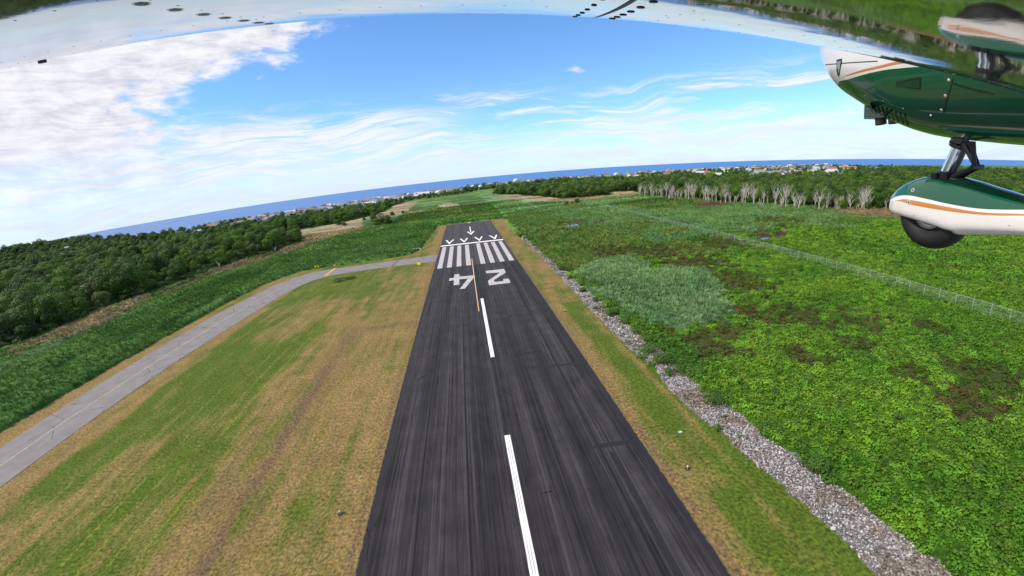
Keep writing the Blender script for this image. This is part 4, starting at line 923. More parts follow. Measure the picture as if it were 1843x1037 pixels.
# ------------------------------------------------------------------ houses along the shore
def wallm(nm, c_): return simple(nm, c_, .8, var=.08, vs=.2)
WALLS = [('white', wallm('wall_white', (.80, .78, .76))), ('pale grey', wallm('wall_grey', (.50, .49, .48))), ('cream', wallm('wall_cream', (.68, .60, .50))), ('brown shingled', wallm('wall_shingle', (.30, .22, .17))), ('pale blue', wallm('wall_blue', (.45, .52, .58)))]
ROOFS = [('grey', wallm('roof_grey', (.22, .21, .22))), ('dark', wallm('roof_dark', (.09, .085, .09))), ('brown', wallm('roof_brown', (.24, .14, .10))), ('red', wallm('roof_red', (.36, .12, .08))), ('light', wallm('roof_light', (.52, .50, .50)))]
m_win = simple('window_glass', (.03, .04, .05), .15)
def house_parts(w_, l_, h_, rh, wing):
    wl = MB(); rf = MB(); wn = MB()
    def blk(cx, cy, w2, l2, h2, rh2, off):
        x0, x1, y0, y1 = cx - w2 / 2, cx + w2 / 2, cy - l2 / 2, cy + l2 / 2
        wl.add([(x0, y0, -1), (x1, y0, -1), (x1, y1, -1), (x0, y1, -1), (x0, y0, h2), (x1, y0, h2), (x1, y1, h2), (x0, y1, h2), (cx, y0, h2 + rh2), (cx, y1, h2 + rh2)],
               [(0, 1, 5, 8, 4), (1, 2, 6, 5), (2, 3, 7, 9, 6), (3, 0, 4, 7)])
        e = .5; t = .25; s_ = rh2 / (w2 / 2)
        for sg in (-1, 1):
            a = cx + sg * (w2 / 2 + e); za = h2 - e * s_ + .04; P_ = [(a, y0 - e, za), (a, y1 + e, za), (cx, y1 + e, h2 + rh2 + .05), (cx, y0 - e, h2 + rh2 + .05)]
            Q_ = [(x, y, z + t) for x, y, z in P_]; f = [(4, 5, 6, 7), (0, 3, 2, 1), (0, 1, 5, 4), (1, 2, 6, 5), (3, 0, 4, 7)]
            rf.add(P_ + Q_, f)
        for zz_ in ([1.2] if h2 < 4 else [1.2, 3.9]):
            for k2 in range(int(l2 // 3.2)):
                yy_ = y0 + 1.8 + k2 * 3.1
                for sg in (-1, 1): wn.box((cx + sg * (w2 / 2), yy_, zz_ + .7), (.08, 1.1, 1.3))
            for xx_ in (-w2 * .24, w2 * .24):
                for yy_ in (y0, y1): wn.box((cx + xx_, yy_, zz_ + .7), (1.1, .08, 1.3))
    blk(0, 0, w_, l_, h_, rh, 0)
    if wing: blk(w_ * .55, l_ * .15, l_ * .5, w_ * .6, h_ * .8, rh * .7, 0)
    rf.box((w_ * .15, l_ * .2, h_ + rh + .3), (.7, .7, 1.5))
    out = []
    for nm, mb in (('wall', wl), ('roof', rf), ('window', wn)):
        me = bpy.data.meshes.new(nm); me.from_pydata([tuple(v) for v in mb.v], [], mb.f); me.materials.append(WALLS[0][1]); me.polygons.foreach_set('material_index', [0] * len(me.polygons)); out.append(me)
    return out
HV = [house_parts(8, 11, 5.2, 3.2, False), house_parts(9, 12, 5.4, 3.0, True), house_parts(7.5, 9, 3.0, 2.6, False), house_parts(10, 14, 6.2, 3.6, True), house_parts(12, 22, 3.4, 2.4, False)]
def put_house(x, y, z, v_, rz, wi, ri, where, grp, s_=1.0, wins=False, lab=None):
    sz_ = ('tall', 'winged', 'small', 'large', 'long')[v_]
    o = empty('house', (x, y, z), rz); o.scale = (s_, s_, s_ * .78)
    tag(o, lab or '%s %s house with %s roof %s' % (sz_, WALLS[wi][0], ROOFS[ri][0], where), 'house', grp)
    for nm, me, mt_ in (('wall', HV[v_][0], WALLS[wi][1]), ('roof', HV[v_][1], ROOFS[ri][1])) :
        c_ = bpy.data.objects.new(nm, me); COL.objects.link(c_); c_.parent = o; c_.material_slots[0].link = 'OBJECT'; c_.material_slots[0].material = mt_
HR = random.Random(5)
used = []
def free(x, y, d_):
    if any((x - a) ** 2 + (y - b_) ** 2 < d_ * d_ for a, b_ in used): return False
    used.append((x, y)); return True
# shoreline row from the left wood to the right
SHORE = [(-500, 745), (-408, 805), (-308, 855), (-216, 940), (-140, 1005), (-57, 1088), (60, 1150), (190, 1205), (329, 1230), (592, 1275), (1007, 1262), (1390, 1305)]
cnt = 0
for row, (offy, nn_) in enumerate(((0, 84), (-34, 44), (-70, 30), (-108, 26), (-150, 22), (-195, 18))):
    A = resample(SHORE if row < 1 else SHORE[1:9], nn_)
    for a in A:
        x = a[0] + HR.uniform(-6, 6); y = a[1] + offy + HR.uniform(-14, 6)
        if not free(x, y, 14): continue
        if x < -440 and HR.random() < .55: continue
        wi = HR.choices(range(5), (9, 3, 2, 1, 1))[0]; ri = HR.choices(range(5), (6, 2, 2, .4, 4))[0]
        where = 'in the shore row left of the runway' if x < -60 else ('in the shore row beyond the runway end' if x < 260 else 'in the far shore row right of the runway')
        put_house(x, y, 0, HR.choice((0, 0, 1, 1, 2, 3)), HR.uniform(-.5, .5) + HR.choice((0, math.pi / 2)), wi, ri, where, 'houses along the shore', HR.uniform(1.15, 1.5)); cnt += 1
# the town on the right, several streets deep
for k_ in range(900):
    if cnt > 284: break
    az_ = R(HR.triangular(22, 56, 42)); d_ = HR.uniform(760, 1330 + (math.degrees(az_) - 22) * 14); x = d_ * math.sin(az_); y = d_ * math.cos(az_)
    if d_ < 960 and az_ < R(32): continue
    if d_ < 1000 and az_ > R(50): continue
    if not free(x, y, 22): continue
    wi = HR.choices(range(5), (9, 3, 2, 1, 1))[0]; ri = HR.choices(range(5), (5, 2, 2, .8, 4))[0]
    put_house(x, y, 0, HR.choice((0, 1, 2, 3, 4)), HR.uniform(0, 3.1), wi, ri, 'in the town beyond the right wood', 'houses of the town', HR.uniform(1.15, 1.5)); cnt += 1
# some that stand out
put_house(-186, 818, 0, 4, 1.25, 0, 4, '', None, 1.05, True, 'large white barn-like house at the back of the wood left of the runway end')
put_house(-148, 905, 0, 3, .9, 0, 4, '', None, 1.0, True, 'white house with light roof behind the trees next to the pale field')
put_house(-96, 905, 0, 1, .4, 0, 4, '', None, 1.0, True, 'white house right at the edge of the field beyond the runway end')
put_house(-238, 870, 0, 4, 1.45, 4, 4, '', None, 1.1, True, 'long pale building left of the white barn-like house')
put_house(-330, 700, 0, 4, 1.0, 0, 4, '', None, .9, True, 'lone bright white house in the middle of the left wood')
put_house(552, 640, 0, 3, .6, 0, 0, '', None, 1.15, True, 'large white house with grey roof and dormers at the near edge of the town')
put_house(520, 660, 0, 4, 1.1, 0, 4, '', None, 1.0, True, 'long low white building at the near left corner of the town')
put_house(590, 610, 0, 2, 1.9, 0, 4, '', None, 1.2, True, 'small white house right of the dormered one at the near edge of the town')
put_house(760, 640, 0, 4, .3, 2, 4, '', None, .9, True, 'cream long building among the trees in front of the town')
put_house(1050, 900, 0, 4, .9, 0, 3, '', None, 1.7, True, 'largest white building with a broad red roof in the town')
for x, y, v_, rz, wi, ri, lb in ((-590, 545, 1, .8, 1, 4, 'pale grey winged house in a gap among the trees at the far left'), (-640, 600, 0, .4, 0, 0, 'white house with grey roof among the trees at the far left'), (-560, 500, 3, 1.2, 1, 0, 'large grey house nearest in the gap of trees at the far left'), (-700, 640, 1, .3, 0, 4, 'white house farthest back among the trees at the far left')):
    put_house(x, y, float(hill(np.array([x * 1.0]), np.array([y * 1.0]))[0]) + .5, v_, rz, wi, ri, '', None, 1.1, False, lb)
# round white tank and a dome-roofed house by the shore
o = empty('round_house', (146, 1120, 0)); tag(o, 'round white building with a domed roof rising above the shore row', 'round building')
m = MB(); m.tube((0, 0, -1), (0, 0, 9), 8, 8, 20); m.build('wall', [WALLS[0][1]], o)
m = MB(); 
for k_ in range(5):
    a0 = k_ / 5 * 1.5; a1 = (k_ + 1) / 5 * 1.5; m.tube((0, 0, 9 + 7 * math.sin(a0)), (0, 0, 9 + 7 * math.sin(a1)), 8.3 * math.cos(a0), 8.3 * math.cos(a1), 20, cap=False)
m.build('dome_roof', [ROOFS[4][1]], o)
for (x, y, lb) in ((-300, 790, 'left one of two utility poles at the back of the left wood'), (-276, 800, 'right one of two utility poles at the back of the left wood')):
    o = empty('utility_pole', (x, y, 0)); tag(o, lb, 'utility pole', 'utility poles')
    m = MB(); m.tube((0, 0, -1), (0, 0, 15), .35, .25, 8); m.build('pole', [m_conc], o)
    m = MB(); m.box((0, 0, 14), (4.5, .3, .35)); m.build('crossarm', [m_conc], o)
# ------------------------------------------------------------------ the aircraft carrying the camera
# frame of the aircraft: x to its right, y forward, z up, origin at the camera mount under the left wing
SC_ = 2.80
plane = empty('airplane', (CAM.x, CAM.y, CAM.z), R(-5.0))
plane.location = plane.matrix_basis @ Vector((0, 0, 0)); plane.location = (CAM.x, CAM.y, CAM.z)
tag(plane, 'green and white light aircraft with orange stripe, seen from under its left wing', 'airplane')
def curve_mat(name, base, bands, rough=.12, coat=.6, metal=0.0):
    """bands: list of (colour, points (y, z)) - colour applies where z is above the curve"""
    m, q, b = newmat(name); ob = q.n('ShaderNodeTexCoord').outputs['Object']; sp = q.n('ShaderNodeSeparateXYZ', inp={0: ob}); yy_, zz_ = sp.outputs[1], sp.outputs[2]
    c = None; y0, y1 = 0.0, 4.0; z0, z1 = -1.0, 2.0
    prev = base
    dirt = q.noise(q.vmap(ob, (3, .8, 3)), 1.0, 5, .7)
    for colr, pts in bands:
        fc = q.n('ShaderNodeFloatCurve'); cu = fc.mapping.curves[0]; P_ = [((y - y0) / (y1 - y0), (z - z0) / (z1 - z0)) for y, z in sorted(pts)]
        cu.points[0].location = P_[0]; cu.points[1].location = P_[-1]
        for p_ in P_[1:-1]: cu.points.new(*p_)
        fc.mapping.update()
        q.l.new(q.m('DIVIDE', q.m('SUBTRACT', yy_, y0), y1 - y0), fc.inputs[1])
        zc = q.m('ADD', q.m('MULTIPLY', fc.outputs[0], z1 - z0), z0)
        f = q.m('GREATER_THAN', zz_, zc); prev = q.mix(f, prev, colr)
    prev = q.mix(q.ss(dirt, .45, .75, 0, .16), prev, (.25, .22, .19)); prev = q.mix(q.ss(q.noise(ob, 60.0, 2, .5), .70, .74, 0, .45), prev, (.05, .04, .035))
    q.l.new(prev, b.inputs['Base Color']); b.inputs['Roughness'].default_value = rough; b.inputs['Coat Weight'].default_value = coat; b.inputs['Coat Roughness'].default_value = .03
    return m
GREEN = (.004, .085, .040); WHITE = (.80, .74, .71); ORNG = (.55, .22, .055)

# ---- wing: the lower skin near the nose follows what the reflections show
def wing_section():
    # lower surface from the apparent edge backwards
    yk = [-.1, 0, .15, .30, .40, .52, .68, .73, .755, .77]; ph = [2.2, 2.6, 4.2, 7.9, 10.3, 12.4, 14.0, 15.2, 17.0, 20.5]
    y, u = .77, .77 * math.tan(R(20.5)); low = [(y, u)]
    st_ = .004
    while y > -.02:
        f = np.interp(y, yk, ph); y -= st_; u -= st_ * math.tan(R(f))
        low.append((y, u))
    low = low[::3]
    y, u = low[-1]
    while y > -.75: y -= .06; u += -.06 * math.tan(R(1.0)); low.append((y, u))
    # nose
    nose = []; y, u = .77, .77 * math.tan(R(20.5)); f = 20.5
    for i in range(26):
        f += 5.2; y += .0115 * math.cos(R(f)); u += .0115 * math.sin(R(f)); nose.append((y, u))
        if f > 168: break
    yn, un = nose[-1]
    te = (-.78, low[-1][1] + .015); top_ = []
    for i in range(1, 22):
        t = i / 21; yy_ = yn + (te[0] - yn) * t; top_.append((yy_, un + (te[1] - un) * t + .075 * math.sin(math.pi * t ** .6) ))
    return low[::-1] + nose + top_
SECT = wing_section(); de = R(5.4)
def wpt(s_, y, u): return (s_ * math.cos(de) + u * math.sin(de), y, -s_ * math.sin(de) + u * math.cos(de))
m_wing, q, b = newmat('polished_wing')
ob = q.n('ShaderNodeTexCoord').outputs['Object']; nz = q.noise(ob, 2.2, 4, .55); nf = q.noise(ob, 40.0, 3, .6)
spk = q.noise(q.vmap(ob, (1, 1, 1)), 26.0, 3, .6)
c = q.mix(q.ss(nz, .35, .65), (.44, .425, .43), (.51, .495, .50)); c = q.mix(q.ss(spk, .70, .74, 0, .6), c, (.12, .11, .10))
q.l.new(c, b.inputs['Base Color']); b.inputs['Metallic'].default_value = .93; b.inputs['Roughness'].default_value = .045
bp = q.n('ShaderNodeBump', inp={'Strength': .22, 'Distance': .006, 'Height': q.noise(q.vmap(ob, (1.2, 2.5, 1)), 2.6, 2, .5)})
bp2 = q.n('ShaderNodeBump', inp={'Strength': .10, 'Distance': .0006, 'Height': nf, 'Normal': bp.outputs[0]}); q.l.new(bp2.outputs[0], b.inputs['Normal'])
ns_ = 60; S_ = np.linspace(-4.6, 2.75, ns_); vs = []; n_ = len(SECT)
for s_ in S_:
    for (y, u) in SECT: vs.append(wpt(s_, y, u))
fs = [(k_ * n_ + i, k_ * n_ + (i + 1) % n_, (k_ + 1) * n_ + (i + 1) % n_, (k_ + 1) * n_ + i) for k_ in range(ns_ - 1) for i in range(n_)]
fs += [tuple(range(n_))[::-1], tuple((ns_ - 1) * n_ + i for i in range(n_))]
fs = [f[::-1] for f in fs]
wing = mesh('wing', vs, fs, [m_wing], plane, smooth=True)
bmw = BVHTree.FromPolygons([Vector(v) for v in vs], fs)
m_rv = simple('fastener_dark', (.03, .028, .026), .35, metal=.6); m_rl = simple('fastener_rim', (.62, .60, .56), .25, metal=.9); m_flush = simple('flush_rivet', (.34, .33, .33), .3, metal=.85)
m_seal = simple('black_sealant', (.012, .012, .013), .45)
LOWC = sorted(SECT[:next(i for i, p_ in enumerate(SECT) if p_[0] >= .77) + 1])
def skin(s_, y):
    """point and outward normal on the lower skin"""
    ys2 = [p_[0] for p_ in LOWC]; us2 = [p_[1] for p_ in LOWC]; u = float(np.interp(y, ys2, us2)); u2 = float(np.interp(y - .01, ys2, us2))
    P_ = Vector(wpt(s_, y, u)); T_ = (P_ - Vector(wpt(s_, y - .01, u2))).normalized(); Sx = (Vector(wpt(1, 0, 0)) - Vector(wpt(0, 0, 0))).normalized()
    nn = T_.cross(Sx); nn = -nn if nn.z > 0 else nn
    return P_, nn.normalized(), Sx, T_
def disc(mb, P_, nn, r, h, n=12, mi=0, dome=False):
    a = nn.orthogonal().normalized(); b_ = nn.cross(a); ring = [P_ + (a * math.cos(6.2832 * i / n) + b_ * math.sin(6.2832 * i / n)) * r - nn * .002 for i in range(n)]
    r2 = .55 if dome else .92; top_ = [P_ + (a * math.cos(6.2832 * i / n) + b_ * math.sin(6.2832 * i / n)) * r * r2 + nn * h for i in range(n)]
    mb.add(ring + top_, [(i, (i + 1) % n, n + (i + 1) % n, n + i) for i in range(n)] + [tuple(range(n, 2 * n))], mi)
for i, y in enumerate((.296, .345, .392, .444, .5, .556, .606, .656, .700, .735)):
    P_, nn, Sx, T_ = skin(-.405 + .0 * i, y); mb = MB(); disc(mb, P_, nn, .0115, .0004, 16, 0); disc(mb, P_ + nn * .0004, nn, .0082, .0005, 16, 1); mb.build('panel_screw', [m_rl, m_rv], wing)
# black sealant strip with screws on both sides, in the middle of the wing
mb = MB(); prev = None; L_ = []
for i in range(30):
    t = i / 29; y = .765 - .33 * t; s_ = .168 + .012 * math.sin(t * 2.6) - .010 * t; L_.append((s_, y))
for i in range(len(L_) - 1):
    (s0, y0), (s1, y1) = L_[i], L_[i + 1]; q4 = []
    wd = .0010 + .0026 * min(1, i / 14)
    for (s_, y, k_) in ((s0, y0, -1), (s0, y0, 1), (s1, y1, 1), (s1, y1, -1)):
        P_, nn, Sx, T_ = skin(s_, y); q4.append(P_ + Sx * k_ * wd + nn * .0007)
    mb.add(q4, [(0, 1, 2, 3)])
mb.build('sealant_strip', [m_seal], wing)
for i, y in enumerate((.75, .72, .685, .645, .60, .55, .50, .455)):
    for sd_, ds, r_ in ((-1, .030, .0062), (1, .034, .0088)):
        P_, nn, Sx, T_ = skin(.165 + sd_ * ds, y - (.012 if sd_ > 0 else 0)); mb = MB(); disc(mb, P_, nn, r_, .0014, 14, 0, True); mb.build('round_screw', [m_rv], wing)
# rows of flush rivets
mb = MB()
rr_ = random.Random(3)
for yrow in (.745, .64, .40):
    s_ = -3.4
    while s_ < 2.3:
        s_ += .062
        P_, nn, Sx, T_ = skin(s_, yrow + rr_.uniform(-.002, .002)); disc(mb, P_, nn, .0021, .0002, 8, 0)
for srow in (-1.6, -1.0, -.42, .25, .62, 1.05, 1.5):
    y = .30
    while y < .74:
        y += .045; P_, nn, Sx, T_ = skin(srow + (.02 if srow > 0 else .035), y); disc(mb, P_, nn, .0021, .0002, 8, 0)
rv = mb.build('rivets', [m_flush], wing); tag(rv, kind='stuff')
P_, nn, Sx, T_ = skin(-.985, .775); mb = MB()
q8 = [P_ + Sx * a + T_ * b_ + nn * c_ for c_ in (-.004, .003) for (a, b_) in ((-.010, -.003), (.010, -.003), (.010, .003), (-.010, .003))]
mb.add(q8, [(0, 1, 2, 3), (7, 6, 5, 4), (0, 4, 5, 1), (1, 5, 6, 2), (2, 6, 7, 3), (3, 7, 4, 0)]); mb.build('edge_tab', [m_seal], wing)

# ---- fuselage and cowling
ZB = [(-4.2, .55), (-3, .22), (-1.5, .02), (0, -.02), (1.0, .02), (1.587, .07), (1.717, .083), (1.92, .106), (2.065, .13), (2.27, .195), (2.5, .312), (2.666, .405), (2.81, .482), (2.90, .57), (2.965, .64), (3.015, .72), (3.05, .79)]
ZT = [(-4.2, .95), (-3, 1.25), (-1.2, 1.72), (.3, 1.75), (.9, 1.6), (1.35, 1.36), (1.8, 1.30), (2.6, 1.24), (2.93, 1.16), (3.01, 1.08), (3.05, 1.0)]
HW = [(-4.2, .12), (-3, .3), (-1.2, .55), (.3, .62), (1.2, .58), (1.8, .53), (2.2, .48), (2.6, .38), (2.8, .31), (2.93, .25), (3.01, .19), (3.05, .12)]
itp = lambda T, y: float(np.interp(y, [a for a, _ in T], [b_ for _, b_ in T]))
def smooth_tab(T):
    ys2 = np.linspace(T[0][0], T[-1][0], 300); z = np.interp(ys2, [a for a, _ in T], [b_ for _, b_ in T]); k_ = np.hanning(15); k_ /= k_.sum()
    zp = np.pad(z, 7, mode='reflect', reflect_type='odd'); return list(zip(ys2, np.convolve(zp, k_, 'valid')))
ZB2, ZT2, HW2 = smooth_tab(ZB), smooth_tab(ZT), smooth_tab(HW)
def loft(stations, secf, nseg=72):
    vs = []; fs = []
    for y in stations: vs += secf(y, nseg)
    for k_ in range(len(stations) - 1):
        for i in range(nseg): fs.append((k_ * nseg + i, (k_ + 1) * nseg + i, (k_ + 1) * nseg + (i + 1) % nseg, k_ * nseg + (i + 1) % nseg))
    fs += [tuple(range(nseg)), tuple((len(stations) - 1) * nseg + i for i in range(nseg))[::-1]]
    return vs, fs
def fsec(y, n):
    zb, zt, hw = itp(ZB2, y), itp(ZT2, y), itp(HW2, y); zc = (zb + zt) / 2 ; out = []
    ex = 2.5
    for i in range(n):
        t = 2 * math.pi * i / n; c_, s_ = math.cos(t), math.sin(t)
        x = hw * math.copysign(abs(c_) ** (2 / ex), c_); z = zc + (zt - zb) / 2 * math.copysign(abs(s_) ** (2 / ex), s_)
        out.append((SC_ + x, y, z))
    return out
stn = list(np.linspace(-4.2, 1.2, 16)) + list(np.linspace(1.3, 2.9, 42)) + list(np.linspace(2.92, 3.05, 12))
fv, ff = loft(stn, fsec)
bvf = BVHTree.FromPolygons([Vector(v) for v in fv], ff)
def hullpts(L, ends):
    out = []
    for (y, z) in L:
        h = bvf.ray_cast(Vector((0, 0, 0)), Vector((2.6, y, z)).normalized()); out.append((h[0].y, h[0].z) if h[0] is not None else (y, z))
    out = sorted(out); return [(0, out[0][1] + ends[0])] + out + [(out[-1][0] + .12, out[-1][1] + ends[1]), (4, out[-1][1] + ends[2])]
m_body = curve_mat('aircraft_paint', GREEN, [(WHITE, hullpts([(2.789, 0.548), (2.67, 0.568), (2.518, 0.576), (2.334, 0.572), (2.216, 0.56), (1.944, 0.537)], (.3, -.06, -.8))),
                                            (ORNG, hullpts([(2.767, 0.577), (2.593, 0.593), (2.393, 0.591), (2.298, 0.591), (2.017, 0.582)], (.5, -.03, -.6))),
                                            (WHITE, hullpts([(2.767, 0.578), (2.593, 0.609), (2.46, 0.611), (2.372, 0.611), (2.13, 0.631)], (.9, -.03, -.6)))])
fus = mesh('fuselage', fv, ff, [m_body], plane, smooth=True)
def onskin(y, z, s_):
    """where the sight line from the mount through (s, y, z) meets the cowling"""
    d = Vector((s_, y, z)).normalized(); h = bvf.ray_cast(Vector((0, 0, 0)), d)
    return (h[0], (h[1] if h[1].dot(d) < 0 else -h[1])) if h[0] is not None else (Vector((s_, y, z)), -d)
def patch(mb, pts, s_, off=.002, mi=0):
    q4 = []
    for (y, z) in pts: P_, nn = onskin(y, z, s_); q4.append(P_ + nn * off)
    mb.add(q4, [tuple(range(len(q4)))], mi); return q4
def line_on(mb, pts, s_, wd, off=.0015, mi=0, n=10):
    L_ = []
    for (a, b_) in zip(pts[:-1], pts[1:]):
        for i in range(n): t = i / n; L_.append(onskin(a[0] + (b_[0] - a[0]) * t, a[1] + (b_[1] - a[1]) * t, s_))
    L_.append(onskin(*pts[-1], s_))
    for (P0, n0), (P1, n1_) in zip(L_[:-1], L_[1:]):
        d = (P1 - P0).normalized(); w0 = n0.cross(d).normalized() * wd / 2; mb.add([P0 - w0 + n0 * off, P0 + w0 + n0 * off, P1 + w0 + n1_ * off, P1 - w0 + n1_ * off], [(0, 1, 2, 3)], mi)
m_seam = simple('panel_gap', (.006, .010, .008), .7); m_chrome = simple('bright_fastener', (.85, .84, .80), .15, metal=.9); m_gdk = simple('dark_green_paint', (.003, .045, .022), .2, coat=.5)
for pl_ in ([(1.741, .413), (1.764, .325), (1.785, .235)], [(1.745, .385), (1.62, .335), (1.52, .305)], [(2.716, .667), (2.45, .628), (2.239, .594)]):
    mb = MB(); line_on(mb, pl_, 2.4, .0055); mb.build('panel_seam', [m_seam], fus)
if 0: line_on(mb, [(1.741, .413), (1.764, .325), (1.785, .235)], 2.4, .006); line_on(mb, [(1.745, .385), (1.62, .335), (1.52, .305)], 2.4, .005)
for (y, z) in ((1.768, .403), (1.783, .325), (1.800, .252), (1.40, .0)):
    if y < 1.5: continue
    P_, nn = onskin(y, z, 2.4); mb = MB(); disc(mb, P_, nn, .0115, .003, 12, 0, True); mb.build('cowl_fastener', [m_chrome], fus)
for i in range(7):
    P_, nn = onskin(1.725 - i * .033, .386 - i * .0125, 2.4); mb = MB(); disc(mb, P_, nn, .0055, .002, 8, 0, True); mb.build('small_screw', [m_gdk], fus)
# inlet scoop: flat darker patches drawn as a sunken trapezoid
mb = MB(); patch(mb, [(2.100, .445), (1.937, .449), (1.937, .436), (2.095, .433)], 2.4, .002, 1)
patch(mb, [(2.103, .436), (1.942, .436), (1.940, .386), (2.100, .420)], 2.4, .0025, 0); line_on(mb, [(1.938, .447), (1.936, .380)], 2.4, .007, .003, 1); line_on(mb, [(1.936, .380), (2.02, .400)], 2.4, .003, .003, 1)
mb.build('air_scoop', [m_gdk, m_seam], fus)
# louvers
for i in range(9):
    y = 2.300 - i * .033; z = .352 - i * .0118; mb = MB()
    patch(mb, [(y, z), (y - .011, z - .004), (y - .030, z - .048), (y - .040, z - .074), (y - .024, z - .068), (y - .014, z - .044)], 2.4, .003, 0); mb.build('louver', [m_seam], fus)
mb = MB(); line_on(mb, [(2.330, .398), (2.045, .287)], 2.4, .0035, .003, 0, 14); mb.build('hinge_line', [simple('light_edge', (.10, .28, .18), .3)], fus)
for (y, z) in ((2.332, .398), (2.19, .346), (2.045, .285)):
    P_, nn = onskin(y, z, 2.4); mb = MB(); disc(mb, P_, nn, .005, .002, 8, 0, True); mb.build('small_screw', [m_chrome], fus)
P_, nn = onskin(1.858, .232, 2.4); mb = MB(); disc(mb, P_, nn, .020, .003, 14, 1, True); disc(mb, P_ + nn * .003, nn, .009, .006, 10, 0, True); mb.build('drain_port', [m_chrome, m_seam], fus)
# nose latch
mb = MB(); patch(mb, [(2.585, .675), (2.535, .672), (2.540, .640), (2.552, .600), (2.560, .560), (2.575, .566), (2.585, .600)], 2.4, .003, 1); patch(mb, [(2.580, .664), (2.542, .661), (2.553, .610), (2.574, .612)], 2.4, .005, 0)
mb.build('cowl_latch', [simple('latch_metal', (.42, .42, .45), .3, metal=.8), m_seam], fus)
# belly plate: exhaust stacks
m_stack = simple('exhaust_steel', (.12, .085, .06), .45, metal=.7, var=.3, vs=20)
ex = MB(); ex.box((2.70, 2.415, .325), (.20, .235, .115)); bx_ = ex.build('exhaust_shroud', [m_body], fus)
for y in (2.455, 2.345):
    mb = MB(); mb.tube((2.68, y + .012, .30), (2.68, y, .228), .036, .038, 16, cap=False); mb.tube((2.68, y, .228), (2.68, y + .01, .29), .030, .028, 16, 1); mb.build('exhaust_pipe', [m_stack, m_seal], fus)
# spinner
sp_ = []; nsg = 28; prof = [(2.99, .160), (3.02, .152), (3.042, .130), (3.06, .095), (3.072, .055), (3.078, .01)]
vs = []; fs = []
for (y, r_) in prof:
    for i in range(nsg): t = 6.28318 * i / nsg; vs.append((SC_ + r_ * math.cos(t), y, .86 + r_ * math.sin(t)))
for k_ in range(len(prof) - 1):
    for i in range(nsg): fs.append((k_ * nsg + i, (k_ + 1) * nsg + i, (k_ + 1) * nsg + (i + 1) % nsg, k_ * nsg + (i + 1) % nsg))
fs.append(tuple((len(prof) - 1) * nsg + i for i in range(nsg))[::-1])
mesh('spinner', vs, fs, [simple('spinner_white', (.78, .76, .76), .12, coat=.6)], plane, smooth=True)

# ---- nose gear
m_oleo = simple('oleo_chrome', (.75, .76, .78), .15, metal=.95); m_gear = simple('gear_grey', (.10, .095, .095), .45, metal=.5, var=.3, vs=12); m_blk = simple('black_metal', (.02, .02, .02), .4, metal=.4)
gear = mesh('nose_gear', *(lambda mb: (mb.v, mb.f))((lambda mb: (mb.tube((SC_, 1.955, .17), (SC_, 1.962, .085), .052, .050, 18), mb.tube((SC_, 1.962, .085), (SC_, 1.972, .062), .058, .050, 18), mb)[-1])(MB())), [m_gear], plane)
mb = MB(); mb.tube((SC_, 1.965, .08), (SC_, 2.030, -.095), .033, .033, 20); mb.build('oleo_leg', [m_oleo], gear, smooth=False)
mb = MB(); mb.tube((SC_ + .02, 1.945, .08), (SC_ + .02, 2.010, -.095), .030, .030, 16); mb.build('brake_line_cover', [m_gear], gear)
for sx_ in (-.028, .028):
    mb = MB(); a = Vector((SC_ + sx_, 1.915, .085)); k_ = Vector((SC_ + sx_ * .5, 1.835, -.052)); mb.tube(a, k_, .017, .012, 8); mb.build('torque_link', [m_gear], gear)
    mb = MB(); c_ = Vector((SC_ + sx_, 1.985, -.130)); mb.tube(k_, c_, .014, .020, 8); mb.build('torque_link', [m_blk], gear)
mb = MB(); vs = [(SC_ + x, y, z) for x in (-.03, -.022) for (y, z) in ((1.90, .10), (1.845, .095), (1.822, -.05), (1.845, -.055), (1.872, .045))]
mb.add(vs, [(0, 1, 2, 3, 4), (9, 8, 7, 6, 5)] + [(i, 5 + i, 5 + (i + 1) % 5, (i + 1) % 5) for i in range(5)]); mb.build('scissor_plate', [m_blk], gear)
mb = MB(); mb.tube((SC_ - .05, 1.835, -.052), (SC_ + .05, 1.835, -.052), .014, n=10); mb.build('knee_bolt', [m_blk], gear)
mb = MB(); mb.tube((SC_, 2.026, -.085), (SC_, 2.035, -.150), .05, .062, 16); mb.tube((SC_ - .07, 2.06, -.115), (SC_ + .07, 2.06, -.115), .022, n=10); mb.tube((SC_ - .075, 1.99, -.125), (SC_ + .075, 1.99, -.125), .024, n=10); mb.tube((SC_, 2.05, -.10), (SC_, 2.13, -.125), .02, .015, 8); mb.build('fork_collar', [m_blk], gear)
# wheel
TC = Vector((SC_ + .0, 2.07, -.347)); tr_, tw_ = .212, .088
def torus_prof(prof, n, mats, name, parent):
    vs = []; fs = []; m_ = len(prof)
    for i in range(n):
        t = 6.28318 * i / n
        for (r_, x) in prof: vs.append((TC.x + x, TC.y + r_ * math.cos(t), TC.z + r_ * math.sin(t)))
    for i in range(n):
        for k_ in range(m_): fs.append((i * m_ + k_, ((i + 1) % n) * m_ + k_, ((i + 1) % n) * m_ + (k_ + 1) % m_, i * m_ + (k_ + 1) % m_))
    return mesh(name, vs, fs, mats, parent, smooth=True)
wheel = empty('wheel', (0, 0, 0)); wheel.parent = gear
m_rub = simple('tyre_rubber', (.007, .007, .007), .7, var=.3, vs=14); m_rim = simple('rim_grey', (.38, .38, .38), .35, metal=.6)
tp = [(.095, -.055)] + [(.168 + .070 * math.cos(a), tw_ * math.sin(a) * 1.0) for a in np.linspace(-1.9, 1.9, 17)] + [(.095, .055)]
torus_prof(tp, 64, [m_rub], 'tyre', wheel)
torus_prof([(.02, -.045), (.085, -.052), (.108, -.062), (.108, -.056), (.10, .0), (.108, .056), (.108, .062), (.085, .052), (.02, .045)], 40, [m_rim], 'rim', wheel)
